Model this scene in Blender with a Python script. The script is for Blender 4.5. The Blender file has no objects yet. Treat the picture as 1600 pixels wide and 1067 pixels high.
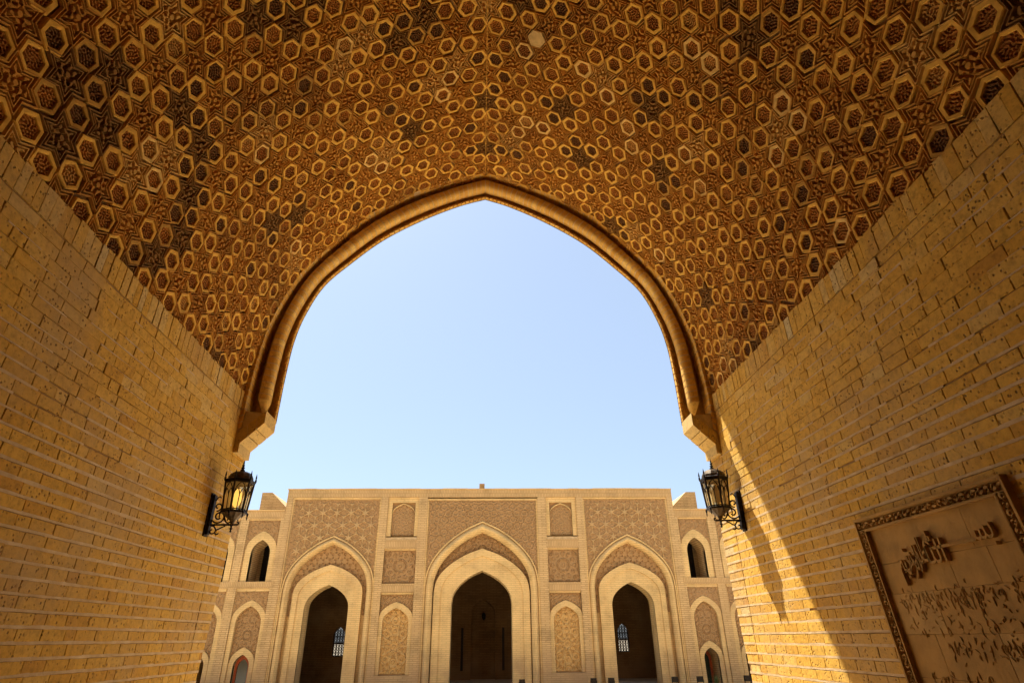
import bpy, math, random
import numpy as np
from mathutils import Matrix, Vector

random.seed(7)
rng = np.random.default_rng(11)
S = bpy.context.scene
COL = S.collection

# ------------------------------------------------------------------ camera
F_PX, YAW, PITCH, ROLL, CAM_X = 900.0, 0.0564, 0.4759, -0.0142, -0.0076
GROUND = -2.05                     # the eye is the origin; the ground lies 2.05 m below it
_f = np.array([math.sin(YAW) * math.cos(PITCH), math.cos(YAW) * math.cos(PITCH), math.sin(PITCH)])
_r = np.array([math.cos(YAW), -math.sin(YAW), 0.0])
_u = np.cross(_r, _f)
_r, _u = _r * math.cos(ROLL) + _u * math.sin(ROLL), -_r * math.sin(ROLL) + _u * math.cos(ROLL)
cam = bpy.data.cameras.new('camera')
cam.sensor_width = 36.0
cam.lens = F_PX / 1600 * 36
cam.clip_start, cam.clip_end = 0.05, 2000
camo = bpy.data.objects.new('camera', cam)
COL.objects.link(camo)
M = Matrix.Identity(4)
for k in range(3):
    M[k][0], M[k][1], M[k][2] = _r[k], _u[k], -_f[k]
M[0][3] = CAM_X
camo.matrix_world = M
S.camera = camo


def project(P):
    d = np.asarray(P, float) - np.array([CAM_X, 0, 0])
    z = d @ _f
    zz = np.where(z > 0.05, z, 0.05)
    return 800 + F_PX * (d @ _r) / zz, 533.5 - F_PX * (d @ _u) / zz, z


# ------------------------------------------------------------------ world, sun, exposure
SUN = Vector((-1.0, 1.2, 2.9)).normalized()
elev = math.asin(SUN.z)
azim = math.atan2(SUN.x, SUN.y)
W = bpy.data.worlds.new('World')
S.world = W
W.use_nodes = True
wn = W.node_tree
for n in list(wn.nodes):
    wn.nodes.remove(n)
wo = wn.nodes.new('ShaderNodeOutputWorld')
wb = wn.nodes.new('ShaderNodeBackground')
sky = wn.nodes.new('ShaderNodeTexSky')
sky.sky_type = 'NISHITA'
sky.sun_disc = False
sky.sun_elevation = elev
sky.sun_rotation = azim
sky.altitude = 50
sky.air_density = 1.0
sky.dust_density = 1.2
sky.ozone_density = 4.0
wb.inputs['Strength'].default_value = 0.082
veil = wn.nodes.new('ShaderNodeMix')
veil.data_type = 'RGBA'
veil.inputs[0].default_value = 0.5
veil.inputs[7].default_value = (3.3, 3.95, 4.75, 1)
wn.links.new(sky.outputs[0], veil.inputs[6])
wn.links.new(veil.outputs[2], wb.inputs['Color'])
wn.links.new(wb.outputs[0], wo.inputs['Surface'])
sl = bpy.data.lights.new('sun', 'SUN')
sl.energy = 5.0
sl.angle = math.radians(0.5)
sl.color = (1.0, 0.96, 0.87)
so = bpy.data.objects.new('sun', sl)
COL.objects.link(so)
so.rotation_euler = (-SUN).to_track_quat('-Z', 'Y').to_euler()
so.location = (-10, 14, 30)
S.view_settings.view_transform = 'Standard'
S.view_settings.look = 'None'
S.view_settings.exposure = 1.35
S.view_settings.gamma = 1.0
S.view_settings.use_curve_mapping = False
S.cycles.max_bounces = 10
S.cycles.diffuse_bounces = 6
S.cycles.transparent_max_bounces = 12


# ------------------------------------------------------------------ helpers
def mesh_of(name, V, F, mat, tint=None, smooth=False):
    """V (n,3); F a list of faces or an (m,k) array; tint a number or one number per face."""
    me = bpy.data.meshes.new(name)
    V = np.asarray(V, np.float32).reshape(-1, 3)
    if isinstance(F, np.ndarray):
        tot = np.full(len(F), F.shape[1], np.int32)
        idx = F.astype(np.int32).ravel()
    else:
        tot = np.array([len(f) for f in F], np.int32)
        idx = np.fromiter((i for f in F for i in f), np.int32)
    me.vertices.add(len(V))
    me.vertices.foreach_set('co', V.ravel())
    me.loops.add(len(idx))
    me.loops.foreach_set('vertex_index', idx)
    me.polygons.add(len(tot))
    st = np.zeros(len(tot), np.int32)
    st[1:] = np.cumsum(tot)[:-1]
    me.polygons.foreach_set('loop_start', st)
    me.polygons.foreach_set('loop_total', tot)
    me.update(calc_edges=True)
    if tint is not None:
        at = me.attributes.new('tint', 'FLOAT', 'FACE')
        at.data.foreach_set('value', np.broadcast_to(np.asarray(tint, np.float32), (len(tot),)).copy())
    me.polygons.foreach_set('use_smooth', np.full(len(tot), bool(smooth)))
    if mat:
        me.materials.append(mat)
    return me


def link(name, data, parent=None, mw=None, kind=None):
    o = bpy.data.objects.new(name, data)
    COL.objects.link(o)
    if parent is not None:
        o.parent = parent
        if mw is None:
            o.matrix_parent_inverse = WORLD_INV.get(parent.name, Matrix.Identity(4))
        else:
            o.matrix_local = WORLD_INV.get(parent.name, Matrix.Identity(4)) @ mw
    elif mw is not None:
        o.matrix_world = mw
    if kind:
        o['kind'] = kind
    return o


WORLD_INV = {}


def thing(name, label, cat, loc=(0, 0, 0), group=None):
    o = bpy.data.objects.new(name, None)
    COL.objects.link(o)
    o.location = loc
    o.empty_display_size = 0.2
    WORLD_INV[o.name] = Matrix.Translation(Vector(loc)).inverted()
    o['label'], o['category'] = label, cat
    if group:
        o['group'] = group
    return o


class MB:
    def __init__(s):
        s.v, s.f, s.t = [], [], []

    def add(s, V, F, tint=0.5):
        b = len(s.v)
        s.v.extend([tuple(p) for p in V])
        s.f.extend([tuple(i + b for i in f) for f in F])
        s.t.extend([tint] * len(F))
        return s

    def box(s, x0, x1, y0, y1, z0, z1, tint=0.5):
        V = [(x, y, z) for z in (z0, z1) for y in (y0, y1) for x in (x0, x1)]
        return s.add(V, [(0, 2, 3, 1), (4, 5, 7, 6), (0, 1, 5, 4), (2, 6, 7, 3), (0, 4, 6, 2), (1, 3, 7, 5)], tint)

    def prism_y(s, pts, y0, y1, tint=0.5):
        n = len(pts)
        V = [(x, y0, z) for x, z in pts] + [(x, y1, z) for x, z in pts]
        F = [tuple(range(n)), tuple(range(2 * n - 1, n - 1, -1))]
        F += [(i, n + i, n + (i + 1) % n, (i + 1) % n) for i in range(n)]
        return s.add(V, F, tint)

    def tube(s, pts, r, n=6, tint=0.5, cap=True):
        pts = [Vector(p) for p in pts]
        rs = r if isinstance(r, (list, tuple)) else [r] * len(pts)
        V, F = [], []
        t0 = (pts[1] - pts[0]).normalized()
        up = Vector((0, 1, 0)) if abs(t0.y) < 0.9 else Vector((1, 0, 0))
        for i, p in enumerate(pts):
            t = (pts[min(i + 1, len(pts) - 1)] - pts[max(i - 1, 0)]).normalized()
            a = t.cross(up)
            a = a.normalized() if a.length > 1e-6 else Vector((0, 0, 1))
            b = a.cross(t)
            for k in range(n):
                w = 2 * math.pi * k / n
                V.append(p + (a * math.cos(w) + b * math.sin(w)) * rs[i])
        for i in range(len(pts) - 1):
            for k in range(n):
                k2 = (k + 1) % n
                F.append((i * n + k, i * n + k2, (i + 1) * n + k2, (i + 1) * n + k))
        if cap:
            F.append(tuple(range(n)))
            F.append(tuple((len(pts) - 1) * n + k for k in range(n - 1, -1, -1)))
        return s.add(V, F, tint)

    def lathe(s, prof, cx, cy, n=12, rot=0.0, tint=0.5, rib=0.0):
        V, F = [], []
        for r, z in prof:
            for k in range(n):
                w = rot + 2 * math.pi * k / n
                rr = r * (1 - rib * (k % 2))
                V.append((cx + rr * math.cos(w), cy + rr * math.sin(w), z))
        for i in range(len(prof) - 1):
            for k in range(n):
                k2 = (k + 1) % n
                F.append((i * n + k, i * n + k2, (i + 1) * n + k2, (i + 1) * n + k))
        F.append(tuple(range(n - 1, -1, -1)))
        F.append(tuple((len(prof) - 1) * n + k for k in range(n)))
        return s.add(V, F, tint)

    def build(s, name, mat, parent=None, kind=None, smooth=False):
        return link(name, mesh_of(name, s.v, s.f, mat, s.t, smooth), parent, None, kind)


# ------------------------------------------------------------------ materials
class NT:
    def __init__(s, name):
        s.m = bpy.data.materials.new(name)
        s.m.use_nodes = True
        s.t = s.m.node_tree
        s.b = s.t.nodes['Principled BSDF']
        s.b.inputs['Roughness'].default_value = 0.9
        s.b.inputs['Specular IOR Level'].default_value = 0.2

    def n(s, typ, ins=None, **kw):
        nd = s.t.nodes.new('ShaderNode' + typ)
        for k, v in kw.items():
            setattr(nd, k, v)
        for k, v in (ins or {}).items():
            if hasattr(v, 'is_output') or isinstance(v, bpy.types.NodeSocket):
                s.t.links.new(v, nd.inputs[k])
            else:
                nd.inputs[k].default_value = v
        return nd

    def pos(s):
        return s.n('NewGeometry').outputs['Position']

    def attr(s, name='tint'):
        return s.n('Attribute', attribute_name=name).outputs['Fac']

    def noise(s, scale, detail=4, vec=None, rough=0.55):
        nd = s.n('TexNoise', {'Scale': scale, 'Detail': detail, 'Roughness': rough})
        s.t.links.new(vec if vec is not None else s.pos(), nd.inputs['Vector'])
        return nd.outputs['Fac']

    def ramp(s, fac, stops):
        nd = s.n('ValToRGB', {'Fac': fac})
        e = nd.color_ramp.elements
        while len(e) < len(stops):
            e.new(0.5)
        for el, (p, c) in zip(e, stops):
            el.position = p
            el.color = (*c, 1) if len(c) == 3 else c
        return nd.outputs['Color']

    def mapr(s, v, a, b, c=0.0, d=1.0):
        nd = s.n('MapRange', {'Value': v, 'From Min': a, 'From Max': b, 'To Min': c, 'To Max': d})
        return nd.outputs['Result']

    def mix(s, fac, a, b, typ='MIX'):
        nd = s.n('Mix', data_type='RGBA', blend_type=typ)
        for k, v in ((0, fac), (6, a), (7, b)):
            if isinstance(v, bpy.types.NodeSocket):
                s.t.links.new(v, nd.inputs[k])
            else:
                nd.inputs[k].default_value = v if k == 0 else ((*v, 1) if len(v) == 3 else v)
        return nd.outputs[2]

    def math(s, op, a, b=0.5):
        return s.n('Math', {0: a, 1: b}, operation=op).outputs[0]

    def color(s, c):
        if isinstance(c, bpy.types.NodeSocket):
            s.t.links.new(c, s.b.inputs['Base Color'])
        else:
            s.b.inputs['Base Color'].default_value = (*c, 1)
        return s

    def bump(s, h, strength=0.5, dist=0.01):
        nd = s.n('Bump', {'Height': h, 'Strength': strength, 'Distance': dist})
        s.t.links.new(nd.outputs[0], s.b.inputs['Normal'])
        return s


def grey(v):
    return (v, v, v)


def mat_brick(name, stops, pit=1.0, grey_c=(0.36, 0.245, 0.115)):
    t = NT(name)
    c = t.ramp(t.attr(), stops)
    c = t.mix(1.0, c, t.ramp(t.noise(16, 8, rough=0.7), [(0.28, grey(0.55)), (0.5, grey(1.0)), (0.75, grey(1.22))]), 'MULTIPLY')
    c = t.mix(t.mapr(t.noise(0.8, 5), 0.46, 0.70, 0.0, 0.65), c, grey_c)
    v = t.n('TexVoronoi', {'Scale': 27.0, 'Randomness': 1.0})
    t.t.links.new(t.pos(), v.inputs['Vector'])
    pits = t.math('MULTIPLY', t.mapr(v.outputs['Distance'], 0.12, 0.34, 1, 0), t.mapr(t.noise(8, 3), 0.45, 0.57))
    c = t.mix(t.math('MULTIPLY', pits, 0.75 * pit), c, (0.11, 0.055, 0.022))
    t.color(c)
    h = t.math('SUBTRACT', t.math('MULTIPLY', t.noise(45, 5), 0.5), t.math('MULTIPLY', pits, 1.2 * pit))
    t.bump(h, 0.9, 0.008)
    return t.m


BR = [(0.0, (0.40, 0.190, 0.026)), (0.35, (0.51, 0.280, 0.036)), (0.65, (0.56, 0.325, 0.053)), (0.85, (0.55, 0.36, 0.105)), (1.0, (0.52, 0.39, 0.17))]
m_brick = mat_brick('old_brick', BR)
m_mould = mat_brick('moulding_brick', [(0.0, (0.50, 0.255, 0.040)), (0.5, (0.60, 0.335, 0.062)), (1.0, (0.66, 0.43, 0.115))], 0.3, (0.48, 0.27, 0.06))

t = NT('mortar')
c = t.ramp(t.noise(7, 6), [(0.25, (0.39, 0.26, 0.115)), (0.55, (0.51, 0.36, 0.185)), (0.85, (0.64, 0.48, 0.28))])
t.color(c).bump(t.noise(60, 5), 0.8, 0.006)
m_mortar = t.m


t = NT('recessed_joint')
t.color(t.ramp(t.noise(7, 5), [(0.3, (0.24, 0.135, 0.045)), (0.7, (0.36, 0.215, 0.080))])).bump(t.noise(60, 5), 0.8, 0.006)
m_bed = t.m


def mat_clay(name, stops, amp=1.0):
    t = NT(name)
    c = t.ramp(t.attr(), stops)
    c = t.mix(1.0, c, t.ramp(t.noise(14, 5), [(0.25, grey(0.72)), (0.55, grey(1.0)), (0.85, grey(1.2))]), 'MULTIPLY')
    c = t.mix(t.mapr(t.noise(0.9, 5), 0.55, 0.75, 0.0, 0.4), c, (0.12, 0.065, 0.028))
    t.color(c).bump(t.noise(70, 4), 0.3 * amp, 0.003)
    return t.m


m_ring = mat_clay('ochre_tile', [(0.0, (0.34, 0.175, 0.030)), (0.3, (0.60, 0.315, 0.044)), (0.8, (0.68, 0.385, 0.062)), (1.0, (0.66, 0.45, 0.17))])
m_infill = mat_clay('red_carved_clay', [(0.0, (0.11, 0.058, 0.022)), (0.3, (0.31, 0.115, 0.020)), (0.75, (0.43, 0.175, 0.028)), (1.0, (0.56, 0.31, 0.075))])
m_star = mat_clay('ochre_carved_clay', [(0.0, (0.16, 0.088, 0.026)), (0.3, (0.41, 0.178, 0.025)), (0.75, (0.50, 0.235, 0.034)), (1.0, (0.58, 0.35, 0.095))])
t = NT('old_plaster')
t.color(t.ramp(t.noise(6, 5), [(0.3, (0.21, 0.105, 0.032)), (0.7, (0.34, 0.18, 0.05))])).bump(t.noise(50, 4), 0.6, 0.006)
m_shell = t.m


def facade_vec(t, sx, sz):
    sp = t.n('SeparateXYZ', {0: t.pos()})
    side = t.math('ADD', sp.outputs[0], t.math('MULTIPLY', sp.outputs[1], 0.731))
    return t.n('CombineXYZ', {0: t.math('MULTIPLY', side, sx), 1: t.math('MULTIPLY', sp.outputs[2], sz)}).outputs[0]


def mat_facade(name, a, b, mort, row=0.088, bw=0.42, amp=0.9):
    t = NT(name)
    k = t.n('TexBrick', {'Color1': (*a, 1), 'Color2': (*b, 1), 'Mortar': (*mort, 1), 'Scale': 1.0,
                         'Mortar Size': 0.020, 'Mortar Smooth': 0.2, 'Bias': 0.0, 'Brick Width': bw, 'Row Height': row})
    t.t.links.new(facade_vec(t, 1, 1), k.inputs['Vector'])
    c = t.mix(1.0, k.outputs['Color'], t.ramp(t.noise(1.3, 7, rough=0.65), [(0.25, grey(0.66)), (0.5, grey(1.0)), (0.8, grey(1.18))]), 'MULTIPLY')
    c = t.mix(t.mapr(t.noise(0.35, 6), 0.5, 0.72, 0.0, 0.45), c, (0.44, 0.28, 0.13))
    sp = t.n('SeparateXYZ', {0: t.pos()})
    low_tone = t.math('MULTIPLY', t.mapr(sp.outputs[2], -0.3, -1.5, 0, 1), t.mapr(t.noise(0.9, 5), 0.4, 0.6, 0.1, 0.6))  # patchy brown tone towards the foot of the wall
    c = t.mix(low_tone, c, (0.36, 0.22, 0.11))
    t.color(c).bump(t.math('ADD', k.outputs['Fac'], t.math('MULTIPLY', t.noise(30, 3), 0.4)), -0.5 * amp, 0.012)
    return t.m


m_fac = mat_facade('buff_brick', (0.52, 0.350, 0.155), (0.60, 0.410, 0.190), (0.39, 0.250, 0.105))
m_hall = mat_facade('sooty_hall_brick', (0.20, 0.105, 0.035), (0.25, 0.14, 0.05), (0.15, 0.08, 0.03))  # the halls' darkness is put into this brick colour
m_fac_v = mat_facade('buff_soldier_brick', (0.48, 0.315, 0.135), (0.55, 0.365, 0.165), (0.40, 0.255, 0.105), row=0.30, bw=0.085)
m_arch = mat_facade('yellow_arch_brick', (0.64, 0.44, 0.185), (0.69, 0.48, 0.21), (0.545, 0.37, 0.148), row=0.088, bw=0.42, amp=0.45)


def mat_relief(name, a, b):
    t = NT(name)
    c = t.ramp(t.noise(5, 6), [(0.25, a), (0.75, b)])
    c = t.mix(t.mapr(t.noise(0.5, 5), 0.5, 0.75, 0.0, 0.4), c, (0.40, 0.25, 0.12))
    t.color(c).bump(t.noise(25, 4), 0.6, 0.012)
    return t.m


m_rel = mat_relief('carved_terracotta', (0.32, 0.192, 0.080), (0.39, 0.240, 0.105))
m_rel2 = mat_relief('carved_yellow_clay', (0.52, 0.325, 0.115), (0.60, 0.39, 0.15))
m_startile = mat_relief('pale_star_clay', (0.43, 0.280, 0.118), (0.49, 0.325, 0.145))

t = NT('paving')
k = t.n('TexBrick', {'Color1': (0.70, 0.57, 0.41, 1), 'Color2': (0.76, 0.63, 0.46, 1), 'Mortar': (0.45, 0.36, 0.26, 1), 'Scale': 1.0,
                     'Mortar Size': 0.008, 'Brick Width': 0.5, 'Row Height': 0.5})
t.t.links.new(t.pos(), k.inputs['Vector'])
t.color(t.mix(1.0, k.outputs['Color'], t.ramp(t.noise(0.7, 6), [(0.3, grey(0.8)), (0.7, grey(1.08))]), 'MULTIPLY')).bump(t.noise(40, 4), 0.3, 0.004)
m_pave = t.m
m_floor = mat_facade('worn_floor_brick', (0.36, 0.22, 0.09), (0.42, 0.27, 0.12), (0.25, 0.16, 0.07), row=0.25, bw=0.25)
t = NT('iron')
t.color(t.ramp(t.noise(30, 5), [(0.35, (0.012, 0.010, 0.009)), (0.75, (0.05, 0.037, 0.025))])).bump(t.noise(90, 3), 0.3, 0.002)
t.b.inputs['Metallic'].default_value = 0.6
t.b.inputs['Roughness'].default_value = 0.5
m_iron = t.m
t = NT('aged_bronze')
t.color(t.ramp(t.noise(18, 5), [(0.35, (0.055, 0.038, 0.022)), (0.75, (0.14, 0.10, 0.055))]))
t.b.inputs['Metallic'].default_value = 0.5
t.b.inputs['Roughness'].default_value = 0.5
m_bronze = t.m
t = NT('amber_glass')
nt = t.t
tr = nt.nodes.new('ShaderNodeBsdfTransparent')
tr.inputs[0].default_value = (0.95, 0.82, 0.58, 1)
tl = nt.nodes.new('ShaderNodeBsdfTranslucent')
tl.inputs[0].default_value = (0.80, 0.60, 0.30, 1)
gl = nt.nodes.new('ShaderNodeBsdfGlossy')
gl.inputs['Roughness'].default_value = 0.15
m1 = nt.nodes.new('ShaderNodeMixShader')
m1.inputs[0].default_value = 0.35
m2 = nt.nodes.new('ShaderNodeMixShader')
m2.inputs[0].default_value = 0.06
nt.links.new(tr.outputs[0], m1.inputs[1])
nt.links.new(tl.outputs[0], m1.inputs[2])
nt.links.new(m1.outputs[0], m2.inputs[1])
nt.links.new(gl.outputs[0], m2.inputs[2])
nt.links.new(m2.outputs[0], nt.nodes['Material Output'].inputs['Surface'])
m_glass = t.m
t = NT('glowing_bulb')
t.color((0.9, 0.8, 0.6))
t.b.inputs['Emission Color'].default_value = (1.0, 0.62, 0.16, 1)
t.b.inputs['Emission Strength'].default_value = 0.8
m_bulb = t.m
t = NT('unlit_bulb')
t.color((0.75, 0.72, 0.65))
t.b.inputs['Roughness'].default_value = 0.3
m_bulb_off = t.m
t = NT('red_brown_wood')
t.color(t.ramp(t.noise(12, 5), [(0.3, (0.26, 0.045, 0.010)), (0.7, (0.40, 0.085, 0.02))]))
t.b.inputs['Roughness'].default_value = 0.5
m_wood = t.m
t = NT('dark_door_glass')
t.color((0.02, 0.03, 0.022))
t.b.inputs['Roughness'].default_value = 0.12
t.b.inputs['Specular IOR Level'].default_value = 0.5
m_dglass = t.m
t = NT('dusty_window_glass')
nt = t.t
tr = nt.nodes.new('ShaderNodeBsdfTransparent')
tr.inputs[0].default_value = (0.42, 0.42, 0.42, 1)
m1 = nt.nodes.new('ShaderNodeMixShader')
m1.inputs[0].default_value = 0.35
t.color((0.5, 0.48, 0.45))
nt.links.new(tr.outputs[0], m1.inputs[1])
nt.links.new(t.b.outputs[0], m1.inputs[2])
nt.links.new(m1.outputs[0], nt.nodes['Material Output'].inputs['Surface'])
m_wglass = t.m
t = NT('limestone_slab')
c = t.ramp(t.attr(), [(0.0, (0.33, 0.180, 0.042)), (0.5, (0.41, 0.232, 0.060)), (1.0, (0.50, 0.315, 0.105))])
c = t.mix(1.0, c, t.ramp(t.noise(4, 7), [(0.25, grey(0.66)), (0.55, grey(1.0)), (0.85, grey(1.2))]), 'MULTIPLY')
t.color(c).bump(t.noise(26, 6), 0.7, 0.008)
m_slab = t.m
t = NT('leaf_green')
t.color(t.ramp(t.noise(9, 3), [(0.3, (0.05, 0.07, 0.02)), (0.7, (0.10, 0.12, 0.04))]))
m_leaf = t.m

# ------------------------------------------------------------------ ground
MB().add([(-400, -150, GROUND), (400, -150, GROUND), (400, 700, GROUND), (-400, 700, GROUND)], [(0, 1, 2, 3)]).build('courtyard_ground', m_pave, kind='structure')
MB().add([(-3.5, -4, GROUND + .004), (3.5, -4, GROUND + .004), (3.5, 8.5, GROUND + .004), (-3.5, 8.5, GROUND + .004)], [(0, 1, 2, 3)]).build('iwan_floor', m_floor, kind='structure')

# ------------------------------------------------------------------ vault curve
D = 8.117                     # where the vault meets the arch
ZS = 3.27                     # springing height
PROF = [(0, 7.72), (.62, 7.49), (1.40, 7.105), (2.05, 6.63), (2.62, 6.00), (2.99, 5.47), (3.25, 4.90), (3.42, 4.28), (3.505, 3.73), (3.555, 3.25), (3.60, 2.6)]


def smooth_curve(P, n=24):
    P = np.array(P, float)
    Q = np.vstack([2 * P[0] - P[1], P, 2 * P[-1] - P[-2]])
    out = []
    for i in range(1, len(Q) - 2):
        p0, p1, p2, p3 = Q[i - 1:i + 3]
        for t_ in np.linspace(0, 1, n, endpoint=False):
            out.append(0.5 * (2 * p1 + (p2 - p0) * t_ + (2 * p0 - 5 * p1 + 4 * p2 - p3) * t_ ** 2 + (3 * p1 - p0 - 3 * p2 + p3) * t_ ** 3))
    out.append(P[-1])
    return np.array(out)


VC = smooth_curve(PROF)
VS = np.concatenate([[0], np.cumsum(np.linalg.norm(np.diff(VC, axis=0), axis=1))])


def vault_pt(v):
    """point (x, z), tangent (dx/dv, dz/dv) on the vault at signed arc length v from the ridge"""
    v = np.asarray(v, float)
    s_, a = np.sign(v) + (v == 0), np.abs(v)
    x, z = np.interp(a, VS, VC[:, 0]), np.interp(a, VS, VC[:, 1])
    e = 0.02
    x2, z2 = np.interp(a + e, VS, VC[:, 0]), np.interp(a + e, VS, VC[:, 1])
    x1, z1 = np.interp(np.maximum(a - e, 0), VS, VC[:, 0]), np.interp(np.maximum(a - e, 0), VS, VC[:, 1])
    dx, dz = x2 - x1, z2 - z1
    L = np.hypot(dx, dz)
    return s_ * x, z, dx / L, s_ * dz / L


def waves(seed, lam, k=36, spread=.22):
    r = np.random.default_rng(seed)
    th = r.uniform(0, 2 * np.pi, k)
    q = 2 * np.pi / (lam * r.normal(1, spread * .4, k).clip(.6, 1.5))
    ph = r.uniform(0, 2 * np.pi, k)
    return lambda x, y: np.cos(np.outer(x, q * np.cos(th)) + np.outer(y, q * np.sin(th)) + ph).sum(1) / math.sqrt(k / 2)


# ------------------------------------------------------------------ brick side walls
COURSE, BRL = 0.110, 0.30
WX = 3.5


def brick_geo(s, y0, y1, z0, z1, proud, jit=0.004, inset=0.0035, x=WX):
    j = lambda: random.uniform(-jit, jit)
    xf, xb = s * (x - proud), s * (x + 0.03)
    o = [(y0 + j(), z0 + j()), (y1 + j(), z0 + j()), (y1 + j(), z1 + j()), (y0 + j(), z1 + j())]
    cy, cz = (y0 + y1) / 2, (z0 + z1) / 2
    V = [(xb, a, b) for a, b in o]
    V += [(s * (x - proud + inset * 0.45), a, b) for a, b in o]
    V += [(xf + s * j() * 0.18, a - math.copysign(inset, a - cy), b - math.copysign(inset * 0.8, b - cz)) for a, b in o]
    F = []
    for k in (0, 4):
        for i in range(4):
            i2 = (i + 1) % 4
            F.append((k + i, k + i2, k + 4 + i2, k + 4 + i))
    F.append((8, 9, 10, 11))
    if s > 0:
        F = [tuple(reversed(f)) for f in F]
    return V, F


def px_area(P):
    x, y, z = project(P)
    if (z < 0.3).any():
        return -1
    if (x.max() < 0) or (x.min() > 1600) or (y.max() < 0) or (y.min() > 1067):
        return -1
    return (x.max() - x.min()) * (y.max() - y.min())


def pier_edge(z):
    return 8.56 if z > 0.8 else 8.40 + (z + 0.5) / 1.3 * 0.16 if z > -0.5 else 8.40


def panel_rows(z):   # y range that the inscription panel takes out of the right wall
    sh = -0.10 * (0.94 - z)
    return 3.685 + sh, 5.34 + sh


WALL_INFO = {-1: ('tall buff brick wall carrying the lit lantern, left of the arch', 'wall_left'),
             1: ('tall buff brick wall with sunlit edge and carved inscription panel, right of the arch', 'wall_right')}
for s in (-1, 1):
    w = thing('brick_wall', WALL_INFO[s][0], 'wall', (s * WX, 4.0, GROUND), 'side walls of the vaulted hall')
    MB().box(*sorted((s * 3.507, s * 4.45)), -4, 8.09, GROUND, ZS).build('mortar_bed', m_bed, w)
    pm = MB()
    pz = [GROUND, -0.5, 0.8, ZS + .3]
    for a, b in zip(pz[:-1], pz[1:]):
        xs = sorted((s * 3.502, s * 4.45))
        e0, e1 = pier_edge(a + 1e-6), pier_edge(b)
        V = [(x, y, z) for z, e in ((a, e0), (b, e1)) for y, x in ((8.092, xs[0]), (8.092, xs[1]), (e, xs[1]), (e, xs[0]))]
        pm.add(V, [(0, 1, 2, 3), (7, 6, 5, 4), (0, 4, 5, 1), (1, 5, 6, 2), (2, 6, 7, 3), (3, 7, 4, 0)])
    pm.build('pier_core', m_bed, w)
    items = []
    joints = MB()
    nrow = int((ZS - 0.285 - GROUND) / COURSE)
    for r in range(nrow):
        z0 = ZS - 0.285 - (r + 1) * COURSE + 0.012
        upz = min(max((z0 - 1.2) / .9, 0), 1)
        z1 = z0 + COURSE - 0.021 + .0155 * upz + random.uniform(-.004, .003)
        y = 8.093 - random.uniform(0, 0.25)
        ys = [8.093, y] if 8.093 - y > 0.07 else [8.093]
        while ys[-1] > 0.2:
            L = BRL * random.choice([1, 1, 1, .97, 1.05, 0.5, .85]) * random.uniform(.95, 1.05)
            ys.append(ys[-1] - L)
        for ya, yb in zip(ys[1:], ys[:-1]):
            if s > 0:
                p0, p1 = panel_rows((z0 + z1) / 2)
                if z1 < 0.945 and yb > p0 and ya < p1:
                    if ya < p0:
                        yb = p0 - .005
                    elif yb > p1:
                        ya = p1 + .005
                    else:
                        continue
                    if yb - ya < .04:
                        continue
            if random.random() < 0.0 and z0 > 0.4:
                continue
            up = min(max((z0 - 0.6) / 2.4, 0), 1)
            tint = min(max(random.gauss(.40 + .22 * up, .12), 0), 1)
            pr = .0015 + abs(random.gauss(0, .0012 + .0035 * up * up))
            g = random.uniform(.002, .005)
            V, F = brick_geo(s, ya + g, yb - g, z0, z1, pr, .0025 + .0045 * up)
            items.append((px_area(np.array(V)), V, F, tint))
        # pier bricks, bonded header and stretcher
        e = pier_edge((z0 + z1) / 2)
        cut = 8.092 + (0.16 if r % 2 else 0.27)
        for ya, yb in ((8.092, cut), (cut, e - 0.004)):
            if yb - ya > .05:
                V, F = brick_geo(s, ya + .001, yb - .001, z0, z1, .006 + random.uniform(0, .002), .002)
                items.append((px_area(np.array(V)), V, F, min(max(random.gauss(.5, .2), 0), 1)))
        # the bed joint: a ragged flush strip of mortar, missing in places high on the wall
        if s > 0 and z0 < 0.935:
            spans = [(0.2, panel_rows(z0)[0] - .004), (panel_rows(z0)[1] + .004, pier_edge(z0) - .006)]
        else:
            spans = [(0.2, pier_edge(z0) - .006)]
        up = min(max((z0 - 0.8) / 1.2, 0), 1)
        for sa, sb in spans:
            ys = np.linspace(sa, sb, max(int((sb - sa) / .07), 2))
            alive = waves(1000 + r + (100 if s > 0 else 0), 1.1, 14)(ys, ys * 0) > -3.3 + 3.5 * up
            xo = s * (WX - .0012 - .001 * random.random() - .005 * up)
            lo, hi = [], []
            for yq in ys:
                pr_ = .010 if yq > 8.1 else 0
                hh = .5 * (COURSE - (z1 - z0)) + random.uniform(-.0005, .0035) + .002 * up
                lo.append((xo - s * pr_, yq, z0 - .0115 - hh + .004))
                hi.append((xo - s * pr_, yq, z0 - .0115 + hh + .004))
            for q in range(len(ys) - 1):
                if alive[q]:
                    V = [lo[q], lo[q + 1], hi[q + 1], hi[q]]
                    joints.add(V + [(s * (WX + .012), p_[1], p_[2]) for p_ in V], [(0, 1, 2, 3), (4, 5, 1, 0), (3, 2, 6, 7)])
    joints.build('bed_joints', m_mortar, w, kind='stuff')
    items.sort(key=lambda i: -i[0])
    for a, V, F, tint in items[:300]:
        link('brick', mesh_of('brick', V, F, m_brick, tint), w)
    rest = MB()
    for a, V, F, tint in items[300:]:
        rest.add(V, F, tint)
    rest.build('brickwork', m_brick, w, kind='stuff')
    y = 8.50
    while y > 0.3:
        wd = random.uniform(.085, .115)
        pr = random.gauss(.006, .002)
        V, F = brick_geo(s, y - wd + .002, y - .001, ZS - 0.262, ZS + random.uniform(-.012, .012), pr, .004, .003)
        link('soldier_brick', mesh_of('soldier_brick', V, F, m_brick, min(max(random.gauss(.6, .2), 0), 1)), w)
        y -= wd + (0.010 if random.random() < .2 else 0.001)

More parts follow.
